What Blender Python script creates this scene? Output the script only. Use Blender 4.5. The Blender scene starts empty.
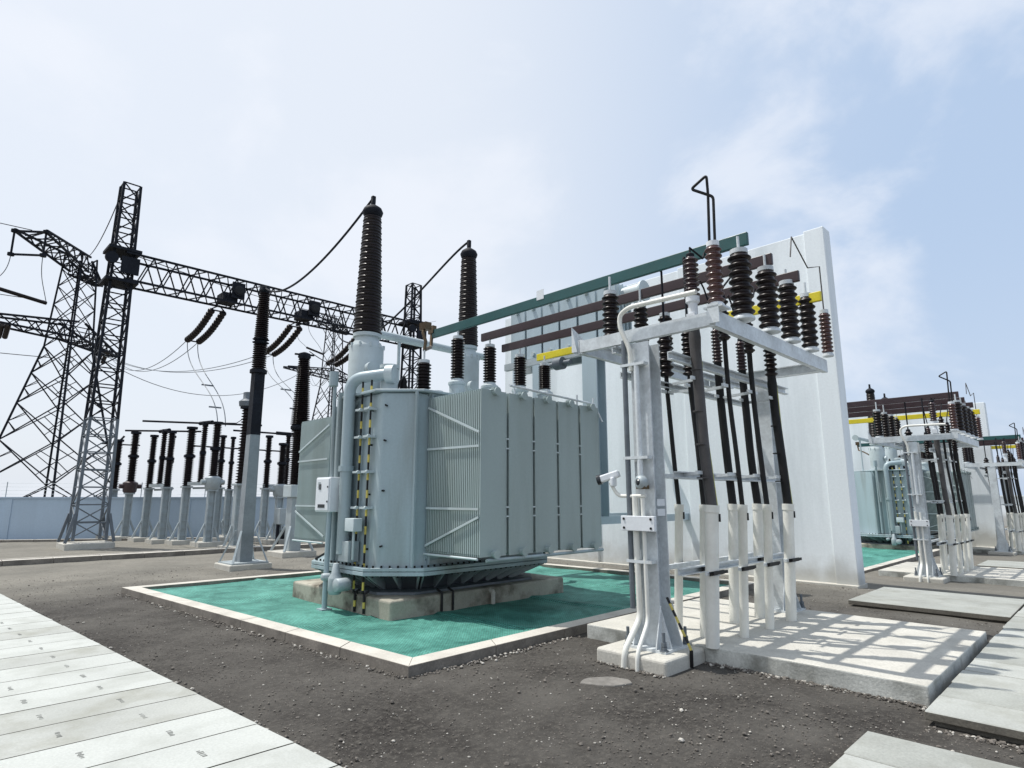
import bpy, math, random
from mathutils import Vector, Matrix
random.seed(7)
SC = bpy.context.scene
COL = SC.collection
PI = math.pi

# ------------------------------------------------------------------ materials
MATS = {}
def mat(name, col, splash=None, *a_, **k_):
    if not isinstance(splash, tuple): return mat0(name, col, *((splash,)+a_ if splash is not None else a_), **k_)
    m = mat0(name, col, *a_, **k_); nt = m.node_tree; N = nt.nodes; L = nt.links; b = N['Principled BSDF']
    src = b.inputs['Base Color'].links[0].from_socket
    g = N.new('ShaderNodeNewGeometry'); sp = N.new('ShaderNodeSeparateXYZ'); L.new(g.outputs['Position'], sp.inputs[0])
    n = N.new('ShaderNodeTexNoise'); n.inputs['Scale'].default_value = 2.2; n.inputs['Detail'].default_value = 8; L.new(g.outputs['Position'], n.inputs['Vector'])
    ad = N.new('ShaderNodeMath'); ad.operation = 'MULTIPLY_ADD'; L.new(n.outputs['Fac'], ad.inputs[0]); ad.inputs[1].default_value = -.9; L.new(sp.outputs[2], ad.inputs[2])
    mr = N.new('ShaderNodeMapRange'); L.new(ad.outputs[0], mr.inputs[0]); mr.inputs[1].default_value = -.45; mr.inputs[2].default_value = .1; mr.inputs[3].default_value = .75; mr.inputs[4].default_value = 0
    mx = N.new('ShaderNodeMix'); mx.data_type = 'RGBA'; L.new(mr.outputs[0], mx.inputs[0]); L.new(src, mx.inputs[6]); mx.inputs[7].default_value = (*splash, 1); L.new(mx.outputs[2], b.inputs['Base Color'])
    return m
def mat0(name, col, rough=.6, metal=0., nscale=3., namt=.15, fine=40., famt=.08, bump=0., bscale=60., stain=None, samt=0., sscale=1.2, streak=False, spec=.5, world=False):
    m = bpy.data.materials.new(name); m.use_nodes = True
    nt = m.node_tree; N = nt.nodes; L = nt.links
    b = N['Principled BSDF']
    b.inputs['Roughness'].default_value = rough
    b.inputs['Metallic'].default_value = metal
    b.inputs['Specular IOR Level'].default_value = spec
    if world:
        g = N.new('ShaderNodeNewGeometry'); co = g.outputs['Position']
    else:
        t = N.new('ShaderNodeTexCoord'); co = t.outputs['Object']
    def noise(scale, detail=5, src=co):
        n = N.new('ShaderNodeTexNoise'); n.inputs['Scale'].default_value = scale
        n.inputs['Detail'].default_value = detail; n.inputs['Roughness'].default_value = .6
        L.new(src, n.inputs['Vector']); return n.outputs['Fac']
    def mr(v, a, b_, c, d):
        n = N.new('ShaderNodeMapRange'); L.new(v, n.inputs[0])
        for i, q in enumerate((a, b_, c, d)): n.inputs[i+1].default_value = q
        return n.outputs[0]
    def mul(a, b_):
        n = N.new('ShaderNodeMath'); n.operation = 'MULTIPLY'
        L.new(a, n.inputs[0])
        if isinstance(b_, (int, float)): n.inputs[1].default_value = b_
        else: L.new(b_, n.inputs[1])
        return n.outputs[0]
    src = co
    if streak:
        mp = N.new('ShaderNodeMapping'); mp.inputs['Scale'].default_value = (1, 1, .12)
        L.new(co, mp.inputs['Vector']); src = mp.outputs[0]
    f1 = mr(noise(nscale, 5, src), .3, .7, 1-namt, 1+namt)
    f2 = mr(noise(fine, 3), .3, .7, 1-famt, 1+famt)
    f = mul(f1, f2)
    sc = N.new('ShaderNodeVectorMath'); sc.operation = 'SCALE'
    sc.inputs[0].default_value = col[:3]; L.new(f, sc.inputs['Scale'])
    out = sc.outputs[0]
    if stain:
        mx = N.new('ShaderNodeMix'); mx.data_type = 'RGBA'
        L.new(mul(mr(noise(sscale, 8, src), .48, .72, 0, 1), samt), mx.inputs[0])
        L.new(out, mx.inputs[6]); mx.inputs[7].default_value = (*stain, 1)
        out = mx.outputs[2]
    L.new(out, b.inputs['Base Color'])
    rr = mr(noise(nscale*2.3, 4), .3, .7, max(.02, rough-.1), min(1, rough+.1)); L.new(rr, b.inputs['Roughness'])
    if bump:
        bn = N.new('ShaderNodeBump'); bn.inputs['Strength'].default_value = min(1, bump); bn.inputs['Distance'].default_value = .01
        L.new(noise(bscale, 6), bn.inputs['Height']); L.new(bn.outputs[0], b.inputs['Normal'])
    MATS[name] = m
    return m
mat('paint_tank', (.34, .425, .46), .38, 0, 1.2, .11, 30, .04, bump=.06, bscale=12, stain=(.17, .18, .155), samt=.65, sscale=2.0, streak=True)
mat('paint_radiator', (.315, .385, .385), .42, 0, 1.0, .08, 30, .03, bump=.06, bscale=7, stain=(.17, .2, .17), samt=.5, sscale=1.5, streak=True)
mat('paint_blue', (.40, .49, .54), .45, 0, 1.5, .07, 40, .03, stain=(.25, .29, .3), samt=.4, streak=True)
mat('paint_pale', (.47, .54, .56), .45, 0, 2, .08, 40, .03, stain=(.25, .25, .22), samt=.4)
mat('galvanised', (.62, .66, .68), .42, .12, 2.5, .14, 25, .1, bump=.08, bscale=40, stain=(.3, .31, .31), samt=.5, sscale=3)
mat('dark_silhouette_steel', (.010, .012, .018), .7, 0, 4, .3, 40, .1, spec=.2)  # nearly black: backlit silhouettes of the steelwork put into the colour
mat('mid_steel', (.125, .145, .165), .55, .1, 3, .2, 40, .1)
mat('grey_steel', (.37, .42, .44), .5, .15, 3, .14, 40, .08, stain=(.2, .2, .19), samt=.5)
mat('porcelain', (.010, .0055, .0055), .36, 0, 6, .3, 60, .1, spec=.28)
mat('porcelain_purple', (.045, .025, .028), .3, 0, 6, .3, 60, .1, spec=.6)
mat('porcelain_red', (.062, .020, .017), .3, 0, 6, .25, 60, .1, spec=.6)
mat('bar_green', (.013, .078, .078), .4, 0, 3, .12, 40, .05)
mat('bar_brown', (.042, .024, .027), .4, 0, 3, .15, 40, .05)
mat('pole_steel', (.24, .27, .29), .5, .1, 2, .2, 40, .08)
mat('stripe_yellow', (.58, .47, .10), .55, 0, 5, .2)
mat('stripe', (.42, .42, .12), .5, 0, 5, .1)
mat('yellow', (.74, .62, .03), .45, 0, 5, .1, 40, .05)
mat('black', (.009, .009, .01), .55, 0, 5, .2, 40, .1, spec=.3)
mat('cable_grey', (.06, .056, .056), .55, 0, 5, .2, 60, .1)
mat('copper', (.12, .085, .05), .4, .8, 5, .2)
mat('white_plastic', (.72, .72, .67), .42, 0, 3, .06, 40, .02, stain=(.45, .43, .36), samt=.35, sscale=4)
mat('white_paint', (.7, .73, .76), .5, 0, 2, .05, 30, .03)
mat('wall_paint', (.82, .87, .90), (.38, .37, .33), .75, 0, .9, .06, 25, .03, bump=.12, bscale=25, stain=(.55, .60, .63), samt=.6, sscale=1.3, streak=True)
mat('blue_wall', (.42, .52, .62), .8, 0, .7, .08, 20, .04, bump=.1, bscale=20, stain=(.33, .4, .47), samt=.6, sscale=.6, streak=True)
mat('concrete', (.50, .485, .435), .85, 0, 1.5, .14, 45, .12, bump=.3, bscale=55, stain=(.34, .33, .29), samt=.7, sscale=1.7)
mat('concrete_side', (.47, .48, .45), .88, 0, 2.0, .25, 45, .15, bump=.45, bscale=40, stain=(.14, .14, .12), samt=.8, sscale=3)
mat('plinth', (.36, .34, .28), .8, 0, 1.6, .22, 45, .12, bump=.3, bscale=45, stain=(.05, .035, .022), samt=.95, sscale=2.6, streak=False)
mat('plank_worn', (.31, .32, .295), .85, 0, 1.6, .12, 60, .12, bump=.25, bscale=80, stain=(.2, .2, .17), samt=.7, sscale=2.2)
mat('plank_dull', (.365, .375, .35), .84, 0, 1.4, .1, 60, .1, bump=.2, bscale=90, stain=(.24, .24, .2), samt=.8, sscale=2.2)
mat('plank', (.435, .45, .425), .82, 0, 1.1, .07, 60, .09, bump=.2, bscale=90, stain=(.31, .32, .29), samt=.75, sscale=2.0)
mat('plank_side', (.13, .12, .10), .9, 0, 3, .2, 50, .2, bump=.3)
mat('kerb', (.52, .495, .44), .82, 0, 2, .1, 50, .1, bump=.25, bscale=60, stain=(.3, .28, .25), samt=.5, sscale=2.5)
mat('kerb_side', (.20, .18, .155), .9, 0, 3, .35, 50, .15, bump=.4, bscale=50)  # darker than the kerb top: shade on upright faces is in the colour
mat('stamp', (.13, .135, .125), .9, 0, 20, .2)
mat('stone', (.125, .112, .098), .9, 0, .8, .35, 20, .2)
mat('stone_flat', (.17, .16, .145), .9, 0, 3, .2, 20, .2)
mat('stone_pale', (.42, .40, .36), .85, 0, .8, .35, 20, .2)
mat('glass_dark', (.02, .025, .03), .1, 0, 5, .1)

def custom_mat(name, rough=.85):
    m = bpy.data.materials.new(name); m.use_nodes = True; MATS[name] = m
    nt = m.node_tree; b = nt.nodes['Principled BSDF']; b.inputs['Roughness'].default_value = rough
    return m, nt.nodes, nt.links, b

def make_ground_mat():
    m, N, L, b = custom_mat('ground_soil', .92)
    b.inputs['Specular IOR Level'].default_value = .25
    g = N.new('ShaderNodeNewGeometry'); pos = g.outputs['Position']
    def noise(s, d=6, r=.6, off=0):
        n = N.new('ShaderNodeTexNoise'); n.inputs['Scale'].default_value = s; n.inputs['Detail'].default_value = d; n.inputs['Roughness'].default_value = r
        mp = N.new('ShaderNodeMapping'); mp.inputs['Location'].default_value = (off, off*2, 0); L.new(pos, mp.inputs[0]); L.new(mp.outputs[0], n.inputs['Vector']); return n.outputs['Fac']
    def mr(v, a, b_, c=0., d=1.):
        n = N.new('ShaderNodeMapRange'); L.new(v, n.inputs[0])
        for i, q in enumerate((a, b_, c, d)): n.inputs[i+1].default_value = q
        return n.outputs[0]
    def mix(f, A, B):
        n = N.new('ShaderNodeMix'); n.data_type = 'RGBA'
        if isinstance(f, float): n.inputs[0].default_value = f
        else: L.new(f, n.inputs[0])
        for k, v in ((6, A), (7, B)):
            if isinstance(v, tuple): n.inputs[k].default_value = (*v, 1)
            else: L.new(v, n.inputs[k])
        return n.outputs[2]
    def math_(op, a, b_):
        n = N.new('ShaderNodeMath'); n.operation = op
        for i, v in enumerate((a, b_)):
            if isinstance(v, (int, float)): n.inputs[i].default_value = v
            else: L.new(v, n.inputs[i])
        return n.outputs[0]
    sep = N.new('ShaderNodeSeparateXYZ'); L.new(pos, sep.inputs[0])
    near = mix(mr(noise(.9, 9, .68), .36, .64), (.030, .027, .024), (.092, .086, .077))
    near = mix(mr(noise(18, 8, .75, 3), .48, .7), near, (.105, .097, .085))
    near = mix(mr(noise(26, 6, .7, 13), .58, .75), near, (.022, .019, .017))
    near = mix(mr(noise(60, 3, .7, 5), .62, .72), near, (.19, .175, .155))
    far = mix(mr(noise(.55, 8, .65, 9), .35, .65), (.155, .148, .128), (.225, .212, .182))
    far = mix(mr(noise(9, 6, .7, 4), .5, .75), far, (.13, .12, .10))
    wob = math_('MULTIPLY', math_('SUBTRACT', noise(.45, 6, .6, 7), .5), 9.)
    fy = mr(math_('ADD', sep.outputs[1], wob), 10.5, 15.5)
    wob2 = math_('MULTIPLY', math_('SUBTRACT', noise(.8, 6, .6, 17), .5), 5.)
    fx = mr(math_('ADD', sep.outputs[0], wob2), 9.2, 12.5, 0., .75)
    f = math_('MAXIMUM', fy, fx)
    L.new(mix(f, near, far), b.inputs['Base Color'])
    bn = N.new('ShaderNodeBump'); bn.inputs['Strength'].default_value = .9; bn.inputs['Distance'].default_value = .03
    h = math_('ADD', math_('MULTIPLY', noise(22, 8, .75), .7), math_('MULTIPLY', noise(5, 4, .6, 2), .8))
    L.new(h, bn.inputs['Height']); L.new(bn.outputs[0], b.inputs['Normal'])
make_ground_mat()

def make_mat_mat():
    m, N, L, b = custom_mat('green_netting', .7)
    g = N.new('ShaderNodeNewGeometry'); pos = g.outputs['Position']
    n = N.new('ShaderNodeTexNoise'); n.inputs['Scale'].default_value = 1.6; n.inputs['Detail'].default_value = 9; n.inputs['Roughness'].default_value = .68; n.inputs['Distortion'].default_value = .5; L.new(pos, n.inputs['Vector'])
    n2 = N.new('ShaderNodeTexNoise'); n2.inputs['Scale'].default_value = 30; n2.inputs['Detail'].default_value = 4; L.new(pos, n2.inputs['Vector'])
    r = N.new('ShaderNodeValToRGB'); e = r.color_ramp.elements
    e[0].position = .36; e[0].color = (.010, .125, .098, 1); e[1].position = .66; e[1].color = (.10, .35, .285, 1)
    L.new(n.outputs['Fac'], r.inputs[0])
    w1 = N.new('ShaderNodeTexWave'); w1.wave_type = 'BANDS'; w1.bands_direction = 'X'; w1.inputs['Scale'].default_value = 8.; w1.inputs['Distortion'].default_value = .6
    w2 = N.new('ShaderNodeTexWave'); w2.wave_type = 'BANDS'; w2.bands_direction = 'Y'; w2.inputs['Scale'].default_value = 8.; w2.inputs['Distortion'].default_value = .6
    L.new(pos, w1.inputs['Vector']); L.new(pos, w2.inputs['Vector'])
    mx = N.new('ShaderNodeMath'); mx.operation = 'MAXIMUM'; L.new(w1.outputs['Fac'], mx.inputs[0]); L.new(w2.outputs['Fac'], mx.inputs[1])
    mm = N.new('ShaderNodeMapRange'); L.new(mx.outputs[0], mm.inputs[0]); mm.inputs[1].default_value = .3; mm.inputs[2].default_value = .9; mm.inputs[3].default_value = .38; mm.inputs[4].default_value = 1.12
    m3 = N.new('ShaderNodeMapRange'); L.new(n2.outputs['Fac'], m3.inputs[0]); m3.inputs[1].default_value = .3; m3.inputs[2].default_value = .7; m3.inputs[3].default_value = .8; m3.inputs[4].default_value = 1.2
    mu = N.new('ShaderNodeMath'); mu.operation = 'MULTIPLY'; L.new(mm.outputs[0], mu.inputs[0]); L.new(m3.outputs[0], mu.inputs[1])
    vm = N.new('ShaderNodeVectorMath'); vm.operation = 'SCALE'; L.new(r.outputs[0], vm.inputs[0]); L.new(mu.outputs[0], vm.inputs['Scale'])
    L.new(vm.outputs[0], b.inputs['Base Color'])
    bn = N.new('ShaderNodeBump'); bn.inputs['Strength'].default_value = .6; bn.inputs['Distance'].default_value = .01
    L.new(mx.outputs[0], bn.inputs['Height']); L.new(bn.outputs[0], b.inputs['Normal'])
make_mat_mat()

# ------------------------------------------------------------------ mesh helper
def V(*a): return Vector(a)
class MB:
    def __init__(s, m='galvanised'):
        s.v = []; s.f = []; s.fm = []; s.mats = []; s.cur = m; s.smooth = []
    def add(s, vs, fs, m=None, smooth=False):
        m = m or s.cur
        if m not in s.mats: s.mats.append(m)
        k = s.mats.index(m); o = len(s.v)
        s.v += [Vector(p) for p in vs]
        for f in fs:
            s.f.append([i+o for i in f]); s.fm.append(k); s.smooth.append(smooth)
        return s
    def box(s, x0, x1, y0, y1, z0, z1, m=None, rot=0, top=None):
        vs = [(x, y, z) for z in (z0, z1) for x, y in ((x0, y0), (x1, y0), (x1, y1), (x0, y1))]
        if rot:
            c = V((x0+x1)/2, (y0+y1)/2, 0); R = Matrix.Rotation(rot, 3, 'Z')
            vs = [R @ (Vector(p)-c) + c for p in vs]
        s.add(vs, [(3, 2, 1, 0), (0, 1, 5, 4), (1, 2, 6, 5), (2, 3, 7, 6), (3, 0, 4, 7)], m)
        s.add([vs[4], vs[5], vs[6], vs[7]], [(0, 1, 2, 3)], top or m)
        return s
    def prism(s, poly, z0, z1, m=None, top=None):
        n = len(poly)
        z0f = z0 if callable(z0) else (lambda p: z0); z1f = z1 if callable(z1) else (lambda p: z1)
        lo = [(p[0], p[1], z0f(p)) for p in poly]; hi = [(p[0], p[1], z1f(p)) for p in poly]
        s.add(lo+hi, [tuple(reversed(range(n)))]+[(i, (i+1) % n, n+(i+1) % n, n+i) for i in range(n)], m)
        s.add(hi, [tuple(range(n))], top or m)
        return s
    def frame(s, a, b):
        d = (Vector(b)-Vector(a)); l = d.length; d = d/l if l else V(0, 0, 1)
        u = d.cross(V(0, 0, 1)) if abs(d.z) < .95 else d.cross(V(1, 0, 0))
        u.normalize(); w = u.cross(d).normalized(); return d, u, w
    def bar(s, a, b, wu, ww=None, m=None):
        ww = ww or wu
        if (Vector(a)-Vector(b)).length < 1e-5: return s
        d, u, w = s.frame(a, b); a = Vector(a); b = Vector(b)
        vs = [p+u*i*wu/2+w*j*ww/2 for p in (a, b) for i, j in ((-1, -1), (1, -1), (1, 1), (-1, 1))]
        return s.add(vs, [(0, 1, 2, 3), (7, 6, 5, 4), (0, 4, 5, 1), (1, 5, 6, 2), (2, 6, 7, 3), (3, 7, 4, 0)], m)
    def angle(s, a, b, w, t, su=1, sw=1, m=None):
        # an L-section member
        d, u, q = s.frame(a, b); a = Vector(a); b = Vector(b)
        for (c, wu, ww) in ((u*su*w/2, w, t), (q*sw*w/2, t, w)):
            vs = [p+c+u*i*wu/2+q*j*ww/2 for p in (a, b) for i, j in ((-1, -1), (1, -1), (1, 1), (-1, 1))]
            s.add(vs, [(0, 1, 2, 3), (7, 6, 5, 4), (0, 4, 5, 1), (1, 5, 6, 2), (2, 6, 7, 3), (3, 7, 4, 0)], m)
        return s
    def channel(s, a, b, w, dpt, t=.012, side=1, m=None):
        # U section: web vertical (height w), flanges going to side
        d, u, q = s.frame(a, b); a = Vector(a); b = Vector(b)
        for c, wu, ww in ((V(0, 0, 0), t, w), (u*side*dpt/2+q*(w/2-t/2), dpt, t), (u*side*dpt/2-q*(w/2-t/2), dpt, t)):
            vs = [p+c+u*i*wu/2+q*j*ww/2 for p in (a, b) for i, j in ((-1, -1), (1, -1), (1, 1), (-1, 1))]
            s.add(vs, [(0, 1, 2, 3), (7, 6, 5, 4), (0, 4, 5, 1), (1, 5, 6, 2), (2, 6, 7, 3), (3, 7, 4, 0)], m)
        return s
    def cyl(s, a, b, r0, r1=None, n=12, m=None):
        r1 = r0 if r1 is None else r1
        d, u, w = s.frame(a, b); a = Vector(a); b = Vector(b)
        vs = [p+(u*math.cos(2*PI*i/n)+w*math.sin(2*PI*i/n))*r for p, r in ((a, r0), (b, r1)) for i in range(n)]
        s.add(vs, [(i, i+n, (i+1) % n+n, (i+1) % n) for i in range(n)], m, True)
        s.add(vs[:n], [tuple(range(n))], m); s.add(vs[n:], [tuple(reversed(range(n)))], m)
        return s
    def lathe(s, c, prof, n=16, m=None, axis=None):
        c = Vector(c); ax = Vector(axis).normalized() if axis else V(0, 0, 1)
        if axis: u = ax.cross(V(0, 0, 1)) if abs(ax.z) < .95 else ax.cross(V(1, 0, 0)); u.normalize(); w = u.cross(ax)*-1
        else: u = V(1, 0, 0); w = V(0, 1, 0)
        vs = [c+ax*z+(u*math.cos(2*PI*i/n)+w*math.sin(2*PI*i/n))*r for r, z in prof for i in range(n)]
        fs = []
        for k in range(len(prof)-1):
            fs += [(k*n+i, k*n+(i+1) % n, (k+1)*n+(i+1) % n, (k+1)*n+i) for i in range(n)]
        s.add(vs, fs, m, True)
        s.add(vs[:n], [tuple(reversed(range(n)))], m); s.add(vs[-n:], [tuple(range(n))], m)
        return s
    def tube(s, pts, r, n=8, m=None):
        pts = [Vector(p) for p in pts]; k = len(pts)
        T = [((pts[min(i+1, k-1)]-pts[max(i-1, 0)]).normalized()) for i in range(k)]
        u = T[0].cross(V(0, 0, 1)) if abs(T[0].z) < .95 else T[0].cross(V(1, 0, 0)); u.normalize()
        vs = []
        for i in range(k):
            u = (u-T[i]*u.dot(T[i])).normalized(); w = T[i].cross(u)
            vs += [pts[i]+(u*math.cos(2*PI*j/n)+w*math.sin(2*PI*j/n))*r for j in range(n)]
        fs = [(i*n+j, i*n+(j+1) % n, (i+1)*n+(j+1) % n, (i+1)*n+j) for i in range(k-1) for j in range(n)]
        s.add(vs, fs, m, True)
        s.add(vs[:n], [tuple(reversed(range(n)))], m); s.add(vs[-n:], [tuple(range(n))], m)
        return s

WO = {}
def comps(mb):
    # pieces of a builder: connected faces, joined where their boxes touch
    par = list(range(len(mb.v)))
    def find(i):
        while par[i] != i: par[i] = par[par[i]]; i = par[i]
        return i
    for f in mb.f:
        a = find(f[0])
        for i in f[1:]:
            b = find(i)
            if a != b: par[b] = a
    key = {}
    for i, p in enumerate(mb.v):   # coincident vertices (caps) belong together
        k = (round(p.x, 4), round(p.y, 4), round(p.z, 4))
        if k in key:
            a, b = find(key[k]), find(i)
            if a != b: par[b] = a
        else: key[k] = i
    bb = {}
    for i, p in enumerate(mb.v):
        r = find(i); q = bb.setdefault(r, [list(p), list(p)])
        for k in range(3): q[0][k] = min(q[0][k], p[k]); q[1][k] = max(q[1][k], p[k])
    ids = list(bb); g = {r: r for r in ids}
    ch = True
    while ch:
        ch = False
        for i in range(len(ids)):
            for j in range(i+1, len(ids)):
                a, b = ids[i], ids[j]
                if g[a] != g[b] and all(bb[a][0][k] <= bb[b][1][k]+.002 and bb[b][0][k] <= bb[a][1][k]+.002 for k in range(3)):
                    ga, gb = g[a], g[b]
                    for r in ids:
                        if g[r] == gb: g[r] = ga
                    ch = True
    out = {}
    for fi, f in enumerate(mb.f):
        r = g[find(f[0])]; m = out.setdefault(r, (MB(mb.cur), {}))
        M, mp = m; idx = []
        for i in f:
            if i not in mp: mp[i] = len(M.v); M.v.append(mb.v[i])
            idx.append(mp[i])
        mt = mb.mats[mb.fm[fi]]
        if mt not in M.mats: M.mats.append(mt)
        M.f.append(idx); M.fm.append(M.mats.index(mt)); M.smooth.append(mb.smooth[fi])
    return [m for m, _ in out.values()]
SPLIT = {'insulator_fitting', 'flange_bolt', 'lead', 'anchor_bolt', 'header_pipe', 'collector_pipe', 'brace', 'bracket', 'cable_rack', 'rail', 'valve', 'thin_pipe', 'foot_brace', 'beam_seat', 'plate', 'wave_trap_face', 'clip', 'bolt', 'lug', 'stiffener', 'pump', 'insulator_string', 'tie', 'earth_wire', 'joint_cap', 'cap', 'support_beam', 'insulator', 'tie_plate', 'gauge', 'base_beam', 'contact_tube'}
def obj(name, mb, parent=None, **k):
    if parent is not None and name in SPLIT:
        cs = comps(mb)
        if 1 < len(cs) <= 60: return [obj1(name, c, parent, **k) for c in cs][0]
    return obj1(name, mb, parent, **k)
def obj1(name, mb, parent=None, origin=None, label=None, cat=None, group=None, kind=None, bevel=0, bseg=2):
    me = bpy.data.meshes.new(name)
    if parent is not None: org = WO[parent.name]
    elif origin is not None: org = Vector(origin)
    else:
        xs = [p.x for p in mb.v]; ys = [p.y for p in mb.v]; zs = [p.z for p in mb.v]
        org = V((min(xs)+max(xs))/2, (min(ys)+max(ys))/2, min(zs))
    me.from_pydata([p-org for p in mb.v], [], mb.f)
    for q in mb.mats: me.materials.append(MATS[q])
    me.polygons.foreach_set('material_index', mb.fm)
    me.polygons.foreach_set('use_smooth', mb.smooth)
    me.update()
    if any(mb.smooth):
        try: me.set_sharp_from_angle(angle=math.radians(50))
        except Exception: pass
    o = bpy.data.objects.new(name, me); COL.objects.link(o)
    WO[o.name] = org
    if parent is not None: o.parent = parent
    else: o.location = org
    if bevel:
        w = o.modifiers.new('weld', 'WELD'); w.merge_threshold = .0005
        bv = o.modifiers.new('bevel', 'BEVEL'); bv.width = bevel; bv.segments = bseg; bv.limit_method = 'ANGLE'
    if label: o['label'] = label
    if cat: o['category'] = cat
    if group: o['group'] = group
    if kind: o['kind'] = kind
    return o
def thing(name, loc, label, cat, group=None):
    o = bpy.data.objects.new(name, None); COL.objects.link(o); o.location = loc; o.empty_display_size = .2
    o['label'] = label; o['category'] = cat
    if group: o['group'] = group
    WO[o.name] = Vector(loc); return o
def kids(o): return [c for c in COL.objects if c.parent == o]
def dup(root, off, label=None, group=None, KID={}):
    def cp(o, par):
        c = o.copy(); COL.objects.link(c); WO[c.name] = WO[o.name]+Vector(off)
        if par is not None: c.parent = par
        for k in KIDS.get(o.name, []): cp(k, c)
        return c
    KIDS = {}
    for o in COL.objects:
        if o.parent: KIDS.setdefault(o.parent.name, []).append(o)
    r = cp(root, None); r.location = Vector(root.location)+Vector(off)
    if label: r['label'] = label
    if group is not None: r['group'] = group
    elif 'group' in r: del r['group']
    return r

def sheds(z0, z1, rc, rs, n, rc1=None, rs1=None, alt=1.):
    """profile of a stack of rain sheds from z0 up to z1"""
    P = [(rc*.9, z0)]; p = (z1-z0)/n
    for i in range(n):
        t = i/max(1, n-1); a = rc+(rc1-rc)*t if rc1 else rc; b = rs+(rs1-rs)*t if rs1 else rs
        if i % 2: b = a+(b-a)*alt
        z = z0+i*p
        P += [(a, z+p*.08), (a+(b-a)*.8, z+p*.30), (b, z+p*.40), (b*.985, z+p*.5), (a+(b-a)*.45, z+p*.64), (a, z+p*.84)]
    P.append(((rc1 or rc)*.9, z1)); return P
def sag(a, b, s, n=24):
    a = Vector(a); b = Vector(b); return [a.lerp(b, t/n)-V(0, 0, s*4*(t/n)*(1-t/n)) for t in range(n+1)]
def bez(p0, p1, p2, p3, n=20):
    p0, p1, p2, p3 = map(Vector, (p0, p1, p2, p3))
    return [p0*(1-t)**3+p1*3*t*(1-t)**2+p2*3*t*t*(1-t)+p3*t**3 for t in [i/n for i in range(n+1)]]
def zg(x):
    if x < 12: return 0.
    if x < 17: return -.3*(x-12)/5
    if x < 32: return -.3-.2*(x-17)/15
    return -.5

# ------------------------------------------------------------------ setting
def smooth_round(pts, r, n=5):
    out = []
    pts = [Vector(p) for p in pts]
    for i, p in enumerate(pts):
        if i in (0, len(pts)-1): out.append(p); continue
        a = (pts[i-1]-p); b = (pts[i+1]-p); ra = min(r, a.length*.45, b.length*.45)
        A = p+a.normalized()*ra; B = p+b.normalized()*ra
        for k in range(n+1):
            t = k/n; out.append(A*(1-t)**2+p*2*t*(1-t)+B*t*t)
    return out

# ground: one graded sheet, finer near the camera
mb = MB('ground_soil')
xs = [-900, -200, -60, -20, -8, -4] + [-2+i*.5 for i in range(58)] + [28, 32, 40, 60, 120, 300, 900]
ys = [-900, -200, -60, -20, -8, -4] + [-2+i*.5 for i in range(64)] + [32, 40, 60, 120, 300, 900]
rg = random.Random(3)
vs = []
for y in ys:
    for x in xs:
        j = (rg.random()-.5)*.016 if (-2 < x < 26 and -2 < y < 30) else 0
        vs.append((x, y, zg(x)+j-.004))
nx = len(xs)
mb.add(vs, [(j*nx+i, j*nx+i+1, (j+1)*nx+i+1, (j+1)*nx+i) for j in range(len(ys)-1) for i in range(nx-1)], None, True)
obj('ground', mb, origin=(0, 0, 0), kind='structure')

# left cable trench cover path
def ex(y): return 1.42+(13.33-y)*(.62/9.69)
mb = MB('plank'); rp = random.Random(5)
y = -3.0
while y < 26:
    w = .50; e0 = ex(y)+rp.uniform(-.006, .006); e1 = ex(y+w)+rp.uniform(-.006, .006); zt = .052+rp.uniform(-.001, .001)
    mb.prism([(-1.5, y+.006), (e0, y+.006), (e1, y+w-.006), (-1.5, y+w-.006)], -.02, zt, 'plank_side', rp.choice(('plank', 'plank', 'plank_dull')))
    if 2 < y < 16:
        for xo in (-.50, -1.0):   # small stamped marks, illegible
            for k in range(5):
                yy = y+.18+k*.026; mb.box(e0+xo+rp.uniform(-.006, .004), e0+xo+.03+rp.uniform(-.008, .006), yy, yy+rp.uniform(.008, .02), zt-.002, zt+.0012, 'stamp')
    y += w
mb.prism([(-1.5, -3), (ex(-3)-.03, -3), (ex(26)-.03, 26), (-1.5, 26)], -.1, .03, 'plank_side')
obj('path', mb, origin=(0, 0, 0), kind='structure', bevel=.006, bseg=1)

# right path of trench covers running along X
mb = MB('plank_worn')
def planks_x(x0, x1, y0, y1, zt, w=.5, gap=.008):
    x = x0
    while x < x1-.1:
        xe = min(x+w, x1); z = zt+zg(x)+rp.uniform(-.004, .004)
        mb.box(x+gap/2, xe-gap/2, y0+rp.uniform(-.012, .012), y1+rp.uniform(-.012, .012), z-.06, z, 'plank_side', top=rp.choice(('plank_worn', 'plank_dull')), rot=rp.uniform(-.002, .002)); x = xe
planks_x(5.42, 11.9, -.9, 1.24, .10)
mb.box(5.47, 11.9, -.8, 1.19, -.1, .035, 'plank_side')
obj('path', mb, origin=(0, 0, 0), kind='structure', bevel=.006, bseg=1)
mb = MB('plank_worn')
planks_x(3.3, 4.80, -1.2, 1.44, .07)
mb.box(3.35, 4.76, -1.1, 1.40, -.1, .008, 'plank_side')
obj('path', mb, origin=(0, 0, 0), kind='structure', bevel=.006, bseg=1)
mb = MB('plank_worn')
x = 10.4
for w in (.72, .72, .5):
    mb.box(x+.006, x+w-.006, 1.27, 3.2, .02, .085, 'plank_side', top='plank_worn'); x += w
mb.box(10.46, x-.05, 1.3, 3.12, -.1, .022, 'plank_side')
obj('path', mb, origin=(0, 0, 0), kind='structure', bevel=.006, bseg=1)
mb = MB('plank_worn')
planks_x(12.6, 40, -.9, 1.2, .09, w=.6)
x = 22.0
for k in range(3):
    mb.box(x+.01, x+.69, 1.25, 3.3, -.42, -.28, 'plank_side', top='plank_worn'); x += .7
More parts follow.
